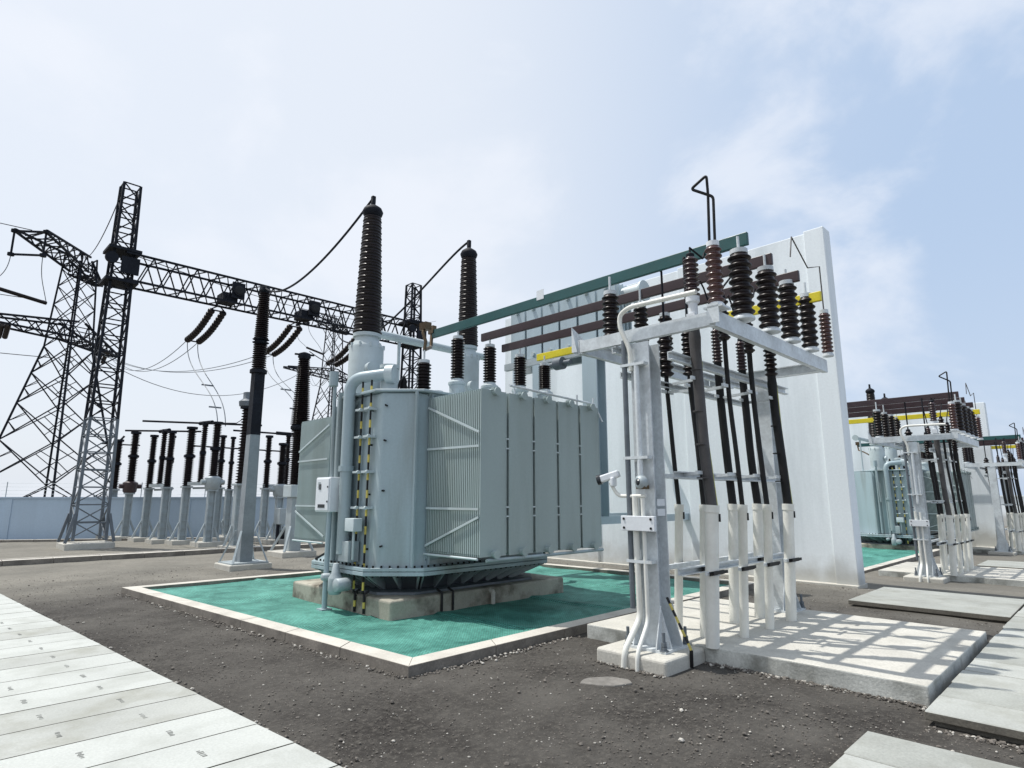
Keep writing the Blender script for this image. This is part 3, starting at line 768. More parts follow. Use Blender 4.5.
def bus_frame():
    t = thing('bus_support_frame', (5.6, 3.55, .13), 'nearest galvanised steel frame with overhanging rectangular top holding brown insulators', 'steel frame', 'galvanised bus support frames')
    def post(x, y, zb, zt):
        mb = MB('galvanised'); w = .22; d = .23; tt = .014
        mb.box(x-w/2, x-w/2+tt, y-d/2, y+d/2, zb, zt); mb.box(x+w/2-tt, x+w/2, y-d/2, y+d/2, zb, zt); mb.box(x-w/2+tt, x+w/2-tt, y-tt/2, y+tt/2, zb, zt)
        p = obj('post', mb, t)
        mb = MB('galvanised'); mb.box(x-.24, x+.24, y-.24, y+.24, zb, zb+.025)
        # gusset fins
        for s in (-1, 1):
            for yy in (-.13, .13):
                A = [(x+s*.113, y+yy-.006, zb+.025), (x+s*.23, y+yy-.006, zb+.025), (x+s*.113, y+yy-.006, zb+.42)]
                B = [(q[0], q[1]+.012, q[2]) for q in A]
                mb.add(A+B, [(0, 1, 2), (5, 4, 3), (0, 3, 4, 1), (1, 4, 5, 2), (2, 5, 3, 0)])
            for xx in (-.10, .10):
                A = [(x+xx-.006, y+s*.113, zb+.025), (x+xx-.006, y+s*.235, zb+.025), (x+xx-.006, y+s*.113, zb+.42)]
                B = [(q[0]+.012, q[1], q[2]) for q in A]
                mb.add(A+B, [(0, 1, 2), (5, 4, 3), (0, 3, 4, 1), (1, 4, 5, 2), (2, 5, 3, 0)])
        obj('base_plate', mb, p)
        mb = MB('mid_steel')
        for sx in (-.205, .205):
            for sy in (-.205, .205):
                mb.cyl((x+sx, y+sy, zb+.02), (x+sx, y+sy, zb+.19), .016, n=8); mb.cyl((x+sx, y+sy, zb+.025), (x+sx, y+sy, zb+.06), .034, n=6); mb.cyl((x+sx, y+sy, zb+.065), (x+sx, y+sy, zb+.10), .03, n=6); mb.cyl((x+sx, y+sy, zb+.02), (x+sx, y+sy, zb+.028), .045, n=12)
        obj('anchor_bolt', mb, p)
    post(5.62, 3.55, .13, 3.27); post(8.48, 3.45, .15, 3.27)
    def beam(a, b, w=.16, d=.075, side=1):
        mb = MB('galvanised'); mb.channel(a, b, w, d, .012, side); return obj('beam', mb, t)
    Z = 3.36
    beam((5.50, 4.36, Z), (5.50, 2.66, Z), .14, .06, -1)
    beam((8.72, 4.36, Z), (8.72, 2.66, Z), .14, .06, 1)
    beam((5.50, 2.66, Z+.0), (8.72, 2.66, Z+.0), .17, .06, -1)
    beam((5.50, 4.38, Z), (8.72, 4.38, Z), .17, .06, 1)
    beam((5.50, 3.9, Z-.12), (8.72, 3.9, Z-.12), .08, .05, 1)
    beam((5.50, 3.2, Z-.30), (8.60, 3.2, Z-.30), .09, .05, 1)
    beam((5.50, 3.80, Z-.42), (8.60, 3.80, Z-.42), .07, .05, 1)
    # plate brackets
    mb = MB('galvanised'); mb.box(5.47, 5.485, 2.60, 2.72, 3.30, 3.50); mb.box(5.47, 5.66, 2.56, 2.76, 3.455, 3.475)
    mb.add([(5.47, 4.38, 3.3), (5.47, 4.46, 3.3), (5.47, 4.46, 3.62), (5.8, 4.46, 3.46), (5.8, 4.46, 3.3)], [(0, 1, 2), (1, 4, 3, 2)])
    obj('bracket', mb, t)
    # cable racks on the frame
    for z in (1.84, .86):
        beam((5.72, 3.33, z), (8.38, 3.33, z), .07, .05, 1); beam((5.72, 3.62, z), (8.38, 3.62, z), .05, .04, -1)
    mb = MB('galvanised')
    for (x, y) in CAB:
        for z in (2.86, 1.86, .86):
            mb.box(x-.13, x+.13, y-.012, y+.012, z-.018, z+.018) if z != .86 else mb.box(x-.15, x+.15, y-.10, y-.088, z-.02, z+.02, 'black')
            if z != .86: mb.bar((x, y, z), (x, 3.4, z-.02), .03)
    obj('cable_rack', mb, t)
    # insulators on the right hand beam and on the left hand beam
    for x, r in ((6.17, .125), (6.87, .12), (7.50, .115), (8.15, .105)):
        support_insulator(t, x, 2.66, 3.47, 4.27-.01*(x-6), r, 8, seg=22, pin=.16)
    for x, r in ((6.17, .11), (6.87, .10), (7.50, .10), (8.15, .09)):
        support_insulator(t, x, 4.38, 3.47, 4.22, r, 9, seg=20, pin=.2)
    # surge arrester on the near corner with a rod loop, small one at the far end
    o = support_insulator(t, 5.56, 2.66, 3.47, 4.17, .085, 9, 'porcelain_red', 'surge_arrester', 20, 0, 'white_paint')
    mb = MB('black'); mb.tube(smooth_round([(5.56, 2.635, 4.15), (5.56, 2.62, 4.66), (5.5, 2.83, 4.80), (5.52, 2.66, 4.90), (5.55, 2.67, 4.70), (5.55, 2.69, 4.15)], .035, 4), .015, 8); obj('rod', mb, o)
    o = support_insulator(t, 8.62, 2.60, 3.47, 4.12, .075, 10, 'porcelain_red', 'surge_arrester', 16, 0)
    mb = MB('cable_grey'); mb.tube([(8.62, 2.6, 4.12), (8.62, 2.6, 4.75), (8.2, 2.62, 4.62), (7.7, 2.62, 4.9), (7.6, 2.62, 4.6)], .009, 6); obj('rod', mb, o)
    return t
CAB = [(6.44, 3.78), (6.26, 3.37), (5.93, 3.11), (7.22, 3.49), (6.56, 3.07), (7.75, 3.41), (7.17, 3.05), (7.82, 3.06)]
FR = reg(bus_frame(), 'second galvanised frame crowded with insulators beyond the tall firewall', 'farthest galvanised frame cut off by the right edge')

# busbars
def busbar(x, y0, y1, z, m, h, label, l2, g='flat busbars over the frames', w=.05):
    mb = MB(m)
    k = 3; L_ = y1-y0
    mb.box(x-w/2, x+w/2, y0, y1, z-h/2, z+h/2)
    o = obj('busbar', mb, label=label, cat='busbar', group=g, bevel=.008)
    return reg(o, l2)
B1 = busbar(6.30, 2.60, 8.30, 4.43, 'bar_green', .15, 'dark teal busbar running from transformer to frame, highest of the four', 'blackish busbar topmost of the four on the second frame')
B2 = busbar(6.90, 2.58, 7.65, 4.36, 'bar_brown', .14, 'dark brown busbar directly behind the teal one', 'dark brown busbar on the second frame behind its green one')
B3 = busbar(7.50, 2.50, 7.75, 4.29, 'bar_brown', .14, 'second dark brown busbar, just above the yellow one', 'second dark brown busbar on the second frame')
B4 = busbar(8.12, 2.46, 7.45, 4.17, 'yellow', .13, 'bright yellow busbar, lowest and farthest of the four near bars', 'bright yellow busbar on the second frame')
for o, x, y, z in ((B1, 6.30, 5.62, 4.52), (B4, 8.12, 6.3, 4.17)):
    mb = MB('white_paint'); mb.box(x-.03, x-.027, y, y+.14, z-.07, z+.075); obj('tag_plate', mb, o)
mb = MB('copper'); mb.box(6.26, 6.34, 8.22, 8.36, 4.44, 4.58); mb.tube([(6.3, 8.3, 4.46), (6.25, 8.25, 4.2), (6.05, 8.0, 4.1), (5.72, 7.72, 3.95)], .03); obj('flexible_link', mb, B1)

# power cables with sealing ends
# x,y, shed z0,z1, shed radius, n, cable radius, material, bar index
KAB = [((6.44, 3.78), 3.05, 3.62, .095, 7, .026, 'porcelain', 6.30, 'thin black cable under the leftmost black sealing end'),
       ((6.26, 3.37), 2.98, 3.50, .080, 9, .030, 'porcelain', 6.30, 'thin black cable half hidden by the thick grey cable'),
       ((5.93, 3.11), 3.78, 4.24, .085, 8, .056, 'porcelain_purple', 6.30, 'thick grey taped cable with yellow stripe, nearest on the frame'),
       ((7.22, 3.49), 3.30, 3.74, .066, 10, .048, 'porcelain_purple', 6.90, 'thick black cable with purplish sealing end in the frame centre'),
       ((6.56, 3.07), 3.40, 3.90, .070, 7, .026, 'porcelain', 6.90, 'thin black cable just right of the thick grey cable'),
       ((7.75, 3.41), 3.26, 3.66, .066, 9, .048, 'porcelain_purple', 7.50, 'thick black cable with short purple end, third from the right'),
       ((7.17, 3.05), 3.35, 3.80, .070, 7, .030, 'porcelain', 7.50, 'thin black cable between two thick black cables'),
       ((7.82, 3.06), 3.15, 3.66, .080, 8, .052, 'porcelain', 8.12, 'thick black cable with yellow stripe, rightmost on the frame')]
for i, ((x, y), z0, z1, r, n, cr, m, bxx, lab) in enumerate(KAB):
    t = thing('power_cable', (x, y, 1.5), lab, 'power cable', 'power cables dropping from the busbars')
    mb = MB(m); mb.lathe((x, y, 0), sheds(z0, z1, r*.66, r, n), 18); obj('sealing_end', mb, t)
    thick = cr > .05; cm = 'cable_grey' if i == 2 else 'black'
    mb = MB(cm)
    bend = .03*math.sin(i*2.1)
    zc = 3.42 if i == 2 else z0
    pts = [(x, y, zc+.02), (x, y, zc-.15), (x+bend*.6+.008, y+bend*.4-.008, 2.7), (x+bend*.4+.028, y-bend*.2-.028, 2.1), (x+.052, y-.052, 1.52), (x+.055, y-.055, 1.40)]
    mb.tube(smooth_round(pts, .3, 5), cr, 12)
    if thick:
        mb.lathe((x, y, 0), [(cr, zc-.3), (cr*1.15, zc-.1), (cr*.9, zc+.03)], 12)
        for zz in (2.95, 2.5, 2.15, 1.8): mb.cyl((x+bend*.7, y+bend*.3, zz), (x+bend*.7, y+bend*.3, zz+.012), cr+.006, n=12)
    obj('sheath', mb, t)
    if i == 2:
        mb = MB('white_paint'); mb.lathe((x, y, 0), [(.07, 3.42), (.07, 3.44), (.05, 3.45), (.05, 3.70), (.075, 3.72), (.075, 3.78)], 16); mb.box(x-.07, x+.07, y-.05, y+.05, 3.48, 3.58); obj('terminal_box', mb, t)
    mb = MB('dark_silhouette_steel'); topz = {6.30: 4.40, 6.90: 4.32, 7.50: 4.25, 8.12: 4.12}[bxx]
    mb.lathe((x, y, 0), [(r*.5, z1-.01), (r*.55, z1+.04), (.02, z1+.06)], 12)
    if abs(bxx-x) < .25: mb.tube([(x, y, z1), (x, y, topz), (bxx-.03 if x < bxx else bxx+.03, y, topz+.02)], .016, 6)
    else: mb.tube([(x, y, z1), (x, y, z1+.12), (x+(bxx-x)*.8, y, topz-.08), (bxx-.03, y, topz)], .012, 6)
    obj('lead', mb, t)
    if thick:
        mb = MB('stripe'); mb.tube([(x+cr*.7, y-cr*.75, 3.05), (x+cr*.8+bend, y-cr*.8, 2.5), (x+cr*.7+.05, y-cr*.8-.05, 1.50)], .011, 6); obj('earth_wire', mb, t)
    reg(t, {0: 'thin black cable leftmost on the second frame', 2: 'thick grey cable nearest on the second frame', 7: 'thick black cable rightmost on the second frame'}.get(i, 'black cable dropping among others inside the second frame'), None)

# white conduits
CND = [('white cable conduit standing alone nearest the netting mat', .050), ('white conduit tucked behind the thick nearest conduit', .050), ('thickest white conduit, standing nearest the slab front edge', .072),
       ('white conduit rising behind the middle of the slab group', .062), ('slim white conduit just right of the thickest one', .050),
       ('white conduit at the back beside the far frame post', .066), ('slim white conduit second from the right', .050), ('white conduit at the right end of the slab group', .066)]
for (x, y), (lab, r) in zip(CAB, CND):
    t = thing('cable_conduit', (x, y, .14), lab, 'conduit', 'white cable conduits on the slab')
    mb = MB('white_plastic'); r *= .95; ax = V(.055, -.055, 1.4).normalized(); mb.lathe((x-.006, y+.006, 0), [(r, .14), (r, 1.45), (r*1.12, 1.455), (r*1.12, 1.53), (r*.8, 1.53)], 20, axis=ax); obj('pipe', mb, t)
    mb = MB('galvanised'); x += .03; y -= .03; mb.cyl((x, y, .83), (x, y, .87), r+.008, n=18); mb.box(x-r-.06, x+r+.06, y-.015, y+.015, .835, .865)
    obj('clamp', mb, t)
    mb = MB('black'); mb.box(x+.02+r*.2, x+.02+r*.55, y-.02-r*.95-.012, y-.02-r*.8, 1.36, 1.44); mb.box(x-.16, x+.14, y-r-.03, y-r-.018, .85, .88); obj('tie', mb, t)
    reg(t, 'white conduit among the cluster under the second frame', 'white conduit in the group at the right picture edge')

# services on the near post
def conduit(pts, r, lab, l2, rr=.08):
    mb = MB('white_plastic'); mb.tube(smooth_round(pts, rr, 5), r, 12); 
    return reg(obj('service_conduit', mb, label=lab, cat='conduit', group='service conduits on the frame posts'), l2)
conduit([(5.16, 3.64, -.02), (5.17, 3.63, .15), (5.44, 3.62, .42), (5.44, 3.63, 1.62)], .030, 'thicker white service conduit bending over the footing block to the junction box', 'white service conduit rising up the second frame post')
conduit([(5.15, 3.48, -.02), (5.16, 3.48, .15), (5.43, 3.52, .40), (5.43, 3.53, 1.60)], .021, 'thinner white service conduit beside the bent thick one', 'thinner service conduit on the second frame post')
conduit([(5.44, 3.62, 2.95), (5.44, 3.62, 3.18), (5.42, 3.73, 3.45), (5.42, 3.73, 3.60), (5.42, 3.6, 3.66), (5.42, 2.80, 3.64)], .026, 'white conduit elbowed over the top corner of the nearest frame', 'white conduit at the top of the second frame')
mb = MB('mid_steel'); mb.tube([(5.44, 3.70, .5), (5.44, 3.70, 3.3)], .028, 10); mb.tube([(5.44, 3.55, 1.8), (5.44, 3.55, 3.0)], .03, 10, 'galvanised')
for zz in (.95, 2.0, 3.0): mb.box(5.41, 5.50, 3.44, 3.74, zz, zz+.03, 'galvanised')
reg(obj('steel_conduit', mb, label='pair of dark and grey steel conduits clamped to the near frame post', cat='conduit', group='steel conduits'), 'grey steel conduits on the second frame post')
t = thing('junction_box', (5.40, 3.55, 1.25), 'flat white junction box bolted across the near frame post', 'junction box', 'white junction boxes')
mb = MB('white_paint'); mb.box(5.36, 5.40, 3.36, 3.76, 1.27, 1.42); obj('plate', mb, t, bevel=.006)
mb = MB('grey_steel'); mb.box(5.40, 5.46, 3.40, 3.70, 1.28, 1.41); obj('backing', mb, t)
mb = MB('black')
for yy in (3.40, 3.72):
    for zz in (1.30, 1.39): mb.cyl((5.36, yy, zz), (5.352, yy, zz), .013, n=8)
obj('bolt', mb, t)
reg(t, 'flat junction box on the second frame post')
t = thing('security_camera', (5.44, 3.6, 1.6), 'white security camera on a bent arm left of the near frame post', 'camera')
mb = MB('white_plastic'); mb.tube(smooth_round([(5.44, 3.50, 1.62), (5.44, 3.84, 1.62), (5.42, 3.92, 1.76)], .06), .019, 10); obj('arm', mb, t)
mb = MB('white_paint'); mb.bar((5.40, 4.03, 1.80), (5.46, 3.83, 1.86), .08, .075); mb.box(5.38, 5.46, 3.86, 3.90, 1.72, 1.82); obj('housing', mb, t, bevel=.015)
mb = MB('glass_dark'); mb.cyl((5.41, 4.03, 1.80), (5.395, 4.07, 1.79), .055, n=18); obj('lens', mb, t)
t = thing('security_camera', (5.42, 3.52, 1.7), 'round dome camera mounted on the near frame post above the arm', 'camera')
mb = MB('grey_steel'); mb.lathe((5.40, 3.52, 1.76), [(.05, -.05), (.068, -.03), (.068, .03), (.045, .05)], 20, axis=(-1, .3, 0)); mb.box(5.38, 5.47, 3.47, 3.57, 1.69, 1.73, 'copper'); obj('housing', mb, t)
mb = MB('glass_dark'); mb.lathe((5.38, 3.52, 1.76), [(.04, .0), (.036, .03), (.015, .045)], 16, axis=(-1, .3, 0)); obj('lens', mb, t)
t = thing('security_camera', (12.9, 7.9, 2.8), 'small white camera fixed on the firewall seen between frame posts', 'camera')
mb = MB('white_plastic'); mb.box(12.68, 12.99, 7.85, 7.95, 2.95, 3.02); mb.lathe((12.7, 7.9, 2.88), [(.06, -.1), (.13, -.06), (.13, .08), (.05, .12)], 16); obj('housing', mb, t)
mb = MB('glass_dark'); mb.lathe((12.66, 7.9, 2.80), [(.07, -.1), (.09, -.04), (.08, .02)], 14); obj('lens', mb, t)
# notices on the post
for zz, lab in ((1.52, 'small blank white notice plate above another on the near post'), (1.42, 'small blank white notice plate below another on the near post')):
    mb = MB('white_paint'); mb.box(5.52, 5.66, 3.412, 3.416, zz, zz+.07); obj('notice_plate', mb, label=lab, cat='plate')
# striped earth strap on the footing
mb = MB('yellow'); P = [V(5.60, 3.40, .62), V(5.60, 3.16, .16), V(5.60, 3.165, .0)]
for i in range(8):
    a = P[0].lerp(P[1], i/8); b = P[0].lerp(P[1], (i+1)/8); mb.bar(a, b, .035, .008, 'stripe_yellow' if i % 2 else 'black')
mb.bar(P[1], P[2], .035, .008, 'black')
obj('earth_strap', mb, label='yellow and black striped earth strap slanting down the near footing block', cat='strap')
# flat stone on the ground
mb = MB('stone_flat'); rr_ = random.Random(4)
poly = [(4.62+.24*math.cos(a)*(1+rr_.uniform(-.15, .15)), 3.42+.13*math.sin(a)*(1+rr_.uniform(-.15, .15))) for a in [i*PI/7 for i in range(14)]]
R = Matrix.Rotation(-.8, 2); poly = [tuple(R @ (Vector(p)-Vector((4.72, 3.4)))+Vector((4.72, 3.4))) for p in poly]
mb.prism(poly, -.02, .008, 'stone_flat'); obj('flat_stone', mb, label='flat pale stone half sunk in the dark gravel', cat='stone', bevel=.01)

# copies in the next bays
OB2 = Vector((11.8, 0, -.33)); OB3 = Vector((24.0, 0, -.50))
for o, l2, l3 in BAY:
    g = o.get('group')
    g2 = None
    if g: g2 = g+(' in the second bay' if o.name.startswith(('power_cable', 'cable_conduit')) else '')
    off = OB2.copy()
    if o.name.startswith('busbar'): off += V(0, 0, .0)
    c_ = dup(o, off, l2, g2)
    if o is B1: c_.data = c_.data.copy(); c_.data.materials[0] = MATS['bar_brown']
    if l3 or o.name.startswith(('busbar', 'power_cable', 'concrete')):
        if o.name.startswith('busbar'):
            l3 = 'pale green busbar low at the right edge' if o is B1 else l2.replace('second frame', 'farthest frame at the right edge')
        if o.name.startswith('power_cable'): l3 = 'black cable in the group at the right picture edge'
        dup(o, OB3, l3, (g+' in the farthest bay') if g and o.name.startswith(('power_cable', 'cable_conduit')) else g)
# support under the far ends of the bars of the second and third bay
for (xx, yy, lab) in ((18.6, 7.6, 'tall dark insulator column holding the second bay bars left of its frame'),):
    t = thing('bus_support_column', (xx, yy, -.35), lab, 'insulator column')
    mb = MB('galvanised'); mb.box(xx-.12, xx+.12, yy-.12, yy+.12, -.4, 2.6); obj('post', mb, t)
    support_insulator(t, xx, yy, 2.6, 3.85, .14, 14)

# ------------------------------------------------------------------ lattice structures
def lattice(mb, c, hw, w, m='dark_silhouette_steel', up=None, leg=None, rot=0., xb=True, horiz=True):
    """hw: list of (z, half width x, half width y); square tower about c"""
    leg = leg or w*1.6; R = Matrix.Rotation(rot, 3, 'Z')
    def P(i, k):
        z, a, b = hw[k]; s = ((-1, -1), (1, -1), (1, 1), (-1, 1))[i % 4]
        return Vector(c)+R @ V(s[0]*a, s[1]*b, 0)+V(0, 0, z)
    for k in range(len(hw)-1):
        for i in range(4):
            mb.bar(P(i, k), P(i, k+1), leg, m=m)
            if xb:
                mb.bar(P(i, k), P(i+1, k+1), w, m=m); mb.bar(P(i+1, k), P(i, k+1), w, m=m)
            elif (k+i) % 2: mb.bar(P(i, k), P(i+1, k+1), w, m=m)
            else: mb.bar(P(i+1, k), P(i, k+1), w, m=m)
            if horiz: mb.bar(P(i, k+1), P(i+1, k+1), w, m=m)

# gantry column left, right, and beam
def gantry_col(cx_, cy_, z0, ztop, label):
    t = thing('gantry_column', (cx_, cy_, z0), label, 'lattice column', 'lattice columns of the line gantry')
    n = 22
    hw = [(z0+.25+(ztop-z0-.25)*k/n,   .45-.19*k/n, .45-.19*k/n) for k in range(n+1)]
    mb = MB('mid_steel'); lattice(mb, (cx_, cy_, 0), hw[:8], .036, 'mid_steel', leg=.085, xb=False)
    obj('lower_lattice', mb, t)
    mb = MB('dark_silhouette_steel'); lattice(mb, (cx_, cy_, 0), hw[7:], .038, 'dark_silhouette_steel', leg=.08, xb=False)  # blacker than the lower lattice: silhouette painted into the colour
    obj('upper_lattice', mb, t)
    mb = MB('concrete')
    mb.box(cx_-.68, cx_+.68, cy_-.68, cy_+.68, z0-.1, z0+.18)
    obj('footing', mb, t, bevel=.02)
    mb = MB('mid_steel')
    for sx in (-1, 1):
        for sy in (-1, 1): mb.bar((cx_+sx*.66, cy_+sy*.55, z0+.2), (cx_+sx*.47, cy_+sy*.47, z0+1.1), .08)
    obj('foot_brace', mb, t)
    mb = MB('dark_silhouette_steel'); mb.box(cx_-.5, cx_+.5, cy_-.5, cy_+.5, 10.15, 10.25); mb.box(cx_-.5, cx_+.5, cy_-.5, cy_+.5, 9.0, 9.1)
    mb.box(cx_-.1, cx_+.45, cy_-.58, cy_-.5, 9.3, 9.9); mb.cyl((cx_-.4, cy_-.5, 9.75), (cx_-.4, cy_-.62, 9.75), .2, n=16)
    obj('beam_seat', mb, t)
    return t
gantry_col(4.56, 24.2, 0, 12.74, 'tall dark lattice gantry column rising at the left')
gantry_col(17.15, 24.2, 0, 12.2, 'lattice gantry column showing above the transformer cover')
t = thing('gantry_beam', (4.9, 24.2, 9.1), 'long dark lattice beam spanning between the two gantry columns', 'lattice beam')
mb = MB('dark_silhouette_steel'); n = 16; xa, xb_ = 5.1, 16.8
for zz in (9.12, 10.1):
    for yy in (23.75, 24.65): mb.bar((xa-.5, yy, zz), (xb_+.4, yy, zz), .07)
for k in range(n):
    a = xa+(xb_-xa)*k/n; b = xa+(xb_-xa)*(k+1)/n; mid = (a+b)/2
    for yy in (23.75, 24.65):
        mb.bar((a, yy, 9.12), (mid, yy, 10.1), .042); mb.bar((mid, yy, 10.1), (b, yy, 9.12), .042)
    for zz in (9.12, 10.1):
        mb.bar((a, 23.75, zz), (mid, 24.65, zz), .034); mb.bar((mid, 24.65, zz), (b, 23.75, zz), .034)
obj('truss', mb, t)
PH = (8.35, 11.55, 14.75)
for x in PH:
    mb = MB('dark_silhouette_steel'); mb.box(x-.12, x+.36, 23.68, 23.75, 9.3, 9.95); mb.cyl((x+.12, 23.68, 9.62), (x+.12, 23.6, 9.62), .22, n=20); mb.box(x-.4, x+.15, 23.8, 24.5, 9.15, 9.5)
    obj('plate', mb, t)
mb = MB('black')
for x in PH: mb.lathe((x+.12, 23.6, 9.62), [(.18, 0), (.16, .02), (.12, .02)], 20, axis=(0, -1, 0))
obj('wave_trap_face', mb, t)

# strain insulator strings (pair each) going away toward the pylons, with conductors
strlab = ['pair of black strain insulators hanging left under the gantry beam', 'pair of black strain insulators half behind the tall dark pole', 'pair of black strain insulators left of the nearest bushing turret']
ENDS = []
for x, lab in zip((8.0, 11.2, 14.3), strlab):
    A = V(x, 24.3, 9.05); B = V(x-.15, 26.6, 8.0)
    t = thing('strain_insulator', tuple(A), lab, 'insulator string', 'strain insulator strings of the gantry')
    for s in (-.22, .22):
        a = A+V(s, .1, -.2); b = B+V(s, 0, 0)
        pts = [a.lerp(b, k/14)-V(0, 0, .16*math.sin(k/14*PI)) for k in range(15)]
        mb = MB('porcelain')
        for k in range(14):
            d = (pts[k+1]-pts[k])
            mb.lathe(pts[k], [(.06, 0), (.115, .02), (.135, .06), (.125, d.length*.75), (.07, d.length)], 12, axis=d)
        obj('insulator_string', mb, t)
    mb = MB('dark_silhouette_steel'); mb.tube([A, A+V(-.22, .1, -.15)], .025); mb.tube([A, A+V(.22, .1, -.15)], .025); mb.tube([A+V(-.24, .1, -.2), A+V(.24, .1, -.2)], .03); mb.tube([B+V(-.25, 0, 0), B+V(.25, 0, 0)], .03)
    obj('yoke', mb, t); ENDS.append(B)
def fwdpt(px, depth, z):   # coarse bearing and distance from the yard origin
    k = (px-512)/615.6; f = depth
    return V((f+f*k)/math.sqrt(2), (f-f*k)/math.sqrt(2), z)
PY = fwdpt(48, 33, 0); PD1 = V(-.63, -.78, 0).normalized(); PD2 = V(-.95, -.3, 0).normalized(); PY2 = fwdpt(325, 52, 0)
def wire(pts, r, lab, grp='overhead wires', m='dark_silhouette_steel', name='overhead_wire'):
    mb = MB(m); mb.tube(pts, r, 6); return obj(name, mb, label=lab, cat='wire', group=grp)
wlab = ['left pair of conductors swooping from gantry strings toward the lattice pylon', 'middle pair of conductors leaving the gantry behind the dark pole', 'right pair of conductors leaving the gantry near the bushing']
for B, lab, E in zip(ENDS, wlab, (PY-PD1*4.3+V(0, 0, 10.4), PY-PD1*2.4+V(0, 0, 10.4), PY2+V(-2.5, -.8, 11.9))):
    mb = MB('mid_steel')
    for s in (-.22, .22): mb.tube(sag(B+V(s, 0, 0), E+V(s*.5, 0, 0), 1.1, 30), .016, 6)
    obj('overhead_wire', mb, label=lab, cat='wire', group='overhead wires')
# droppers
def dropper(B, end, lab):
    mb = MB('mid_steel')
    for s in (-.2, .2): mb.tube(bez(B+V(s, 0, 0), B+V(s, -.1, -1.6), Vector(end)+V(s*.7, .2, 1.6), Vector(end)+V(s*.7, 0, 0)), .016, 6)
    for f in (.55, .8):
        p = B.lerp(Vector(end), f); mb.bar(p+V(-.22, 0, 0), p+V(.22, 0, 0), .05)
    obj('dropper_wire', mb, label=lab, cat='wire', group='dropper wires')
dropper(ENDS[0], (8.1, 23.2, 4.2), 'pair of wires dropping from left gantry string to the switchgear tube')
dropper(ENDS[1], (10.2, 21.0, 4.2), 'pair of wires dropping down behind the tall dark pole')
wire(bez((12.0, 23.7, 9.0), (11.9, 22.2, 7.5), (10.5, 18.5, 5.6), (8.25, 16.9, 5.95), 24), .014, 'slanting wire from the gantry beam to the large twin insulator', m='dark_silhouette_steel')
# bushing leads
wire(bez((5.07, 8.4, 6.62), (5.05, 9.3, 6.15), (5.3, 12.0, 5.5), (5.91, 14.76, 6.84), 30), .022, 'black lead drooping from the first bushing to the tall dark pole', 'leads from the high voltage bushings')
wire(bez((7.22, 8.4, 6.50), (7.15, 9.3, 6.3), (7.6, 12.5, 4.6), (9.8, 18.0, 6.9), 30), .022, 'black lead drooping left from the second bushing', 'leads from the high voltage bushings')
wire([(8.1, 20.6, 4.75), (8.3, 20.9, 4.5), (8.0, 21.5, 4.15), (7.8, 22.2, 4.2)], .014, 'short lead from the capped bushing to the switchgear tube')
# shield wires
wire(sag((4.3, 24.0, 12.5), PY+V(0, 0, 15.3), .9), .018, 'thin shield wire from gantry column top toward the pylon')
wire(sag((5.0, 24.2, 10.2), (40, 52, 21), 1.2), .016, 'thin wire crossing the sky behind the bushings')
wire(sag((-30, 34, 12.0), PY+PD2*1.5+V(0, 0, 12.2), .8), .02, 'thin line wire entering at the left edge above the lower pylon arm')
wire(sag((-30, 34, 16.2), PY+PD1*4.2+V(0, 0, 15.0), .9), .02, 'thin line wire entering at the left edge beside the top pylon arm')
wire(sag((-30, 34, 8.2), PY+V(-.6, 0, 9.2), .5), .02, 'thin line wire entering at the left edge below the lower pylon arm')
wire(sag(PY-PD1*3.3+V(0, 0, 10.0), PY2+V(-3, -1, 12.), 2.2), .02, 'thin sagging wire passing behind the dark pole')

# ------------------------------------------------------------------ tall pole with insulators, and the twin insulator
t = thing('insulator_pole', (5.91, 14.76, 0), 'tall steel pole topped by stacked black insulators, standing alone in the left yard', 'insulator pole')
x, y = 5.91, 14.76
mb = MB('concrete'); mb.box(x-.48, x+.48, y-.48, y+.48, -.1, .12); obj('footing', mb, t, bevel=.02)
mb = MB('grey_steel')
q0, q1 = .145, .105
mb.add([(x-q0, y-q0, .12), (x+q0, y-q0, .12), (x+q0, y+q0, .12), (x-q0, y+q0, .12), (x-q1, y-q1, 4.66), (x+q1, y-q1, 4.66), (x+q1, y+q1, 4.66), (x-q1, y+q1, 4.66)], [(3, 2, 1, 0), (0, 1, 5, 4), (1, 2, 6, 5), (2, 3, 7, 6), (3, 0, 4, 7), (4, 5, 6, 7)], 'pole_steel')
for zz, hh in ((3.1, 1.53),): q2 = .121; mb.box(x-q2, x+q2, y-q2, y+q2, zz, zz+hh, 'dark_silhouette_steel')  # added dark sleeve: silhouette of the upper pole put into the colour
for sx in (-1, 1):
    for sy in (-1, 1):
        A = [(x+sx*.165, y+sy*.165, .12), (x+sx*.40, y+sy*.40, .12), (x+sx*.165, y+sy*.165, .85)]
        mb.bar(A[1], A[2], .05, .02)
mb.box(x-.42, x+.42, y-.42, y+.42, .12, .15)
obj('post', mb, t)
mb = MB('porcelain'); mb.lathe((x, y, 0), sheds(4.70, 5.36, .115, .17, 12), 18)
mb.lathe((x, y, 0), sheds(5.50, 6.70, .12, .17, 22, .09, .13), 18); obj('insulator', mb, t)
mb = MB('dark_silhouette_steel'); mb.lathe((x, y, 0), [(.2, 4.62), (.2, 4.70), (.12, 4.72)], 16); mb.lathe((x, y, 0), [(.1, 5.34), (.2, 5.40), (.12, 5.44), (.2, 5.48), (.1, 5.52)], 16); mb.lathe((x, y, 0), [(.09, 6.68), (.14, 6.74), (.12, 6.84), (.03, 6.88)], 16)
obj('joint_cap', mb, t)
x, y = 8.1, 16.9
t = thing('insulator_pole', (x, y, 0), 'short steel post carrying one fat two-part black insulator left of the transformer', 'insulator pole')
mb = MB('concrete'); mb.box(x-.5, x+.5, y-.5, y+.5, -.1, .14); obj('footing', mb, t, bevel=.02)
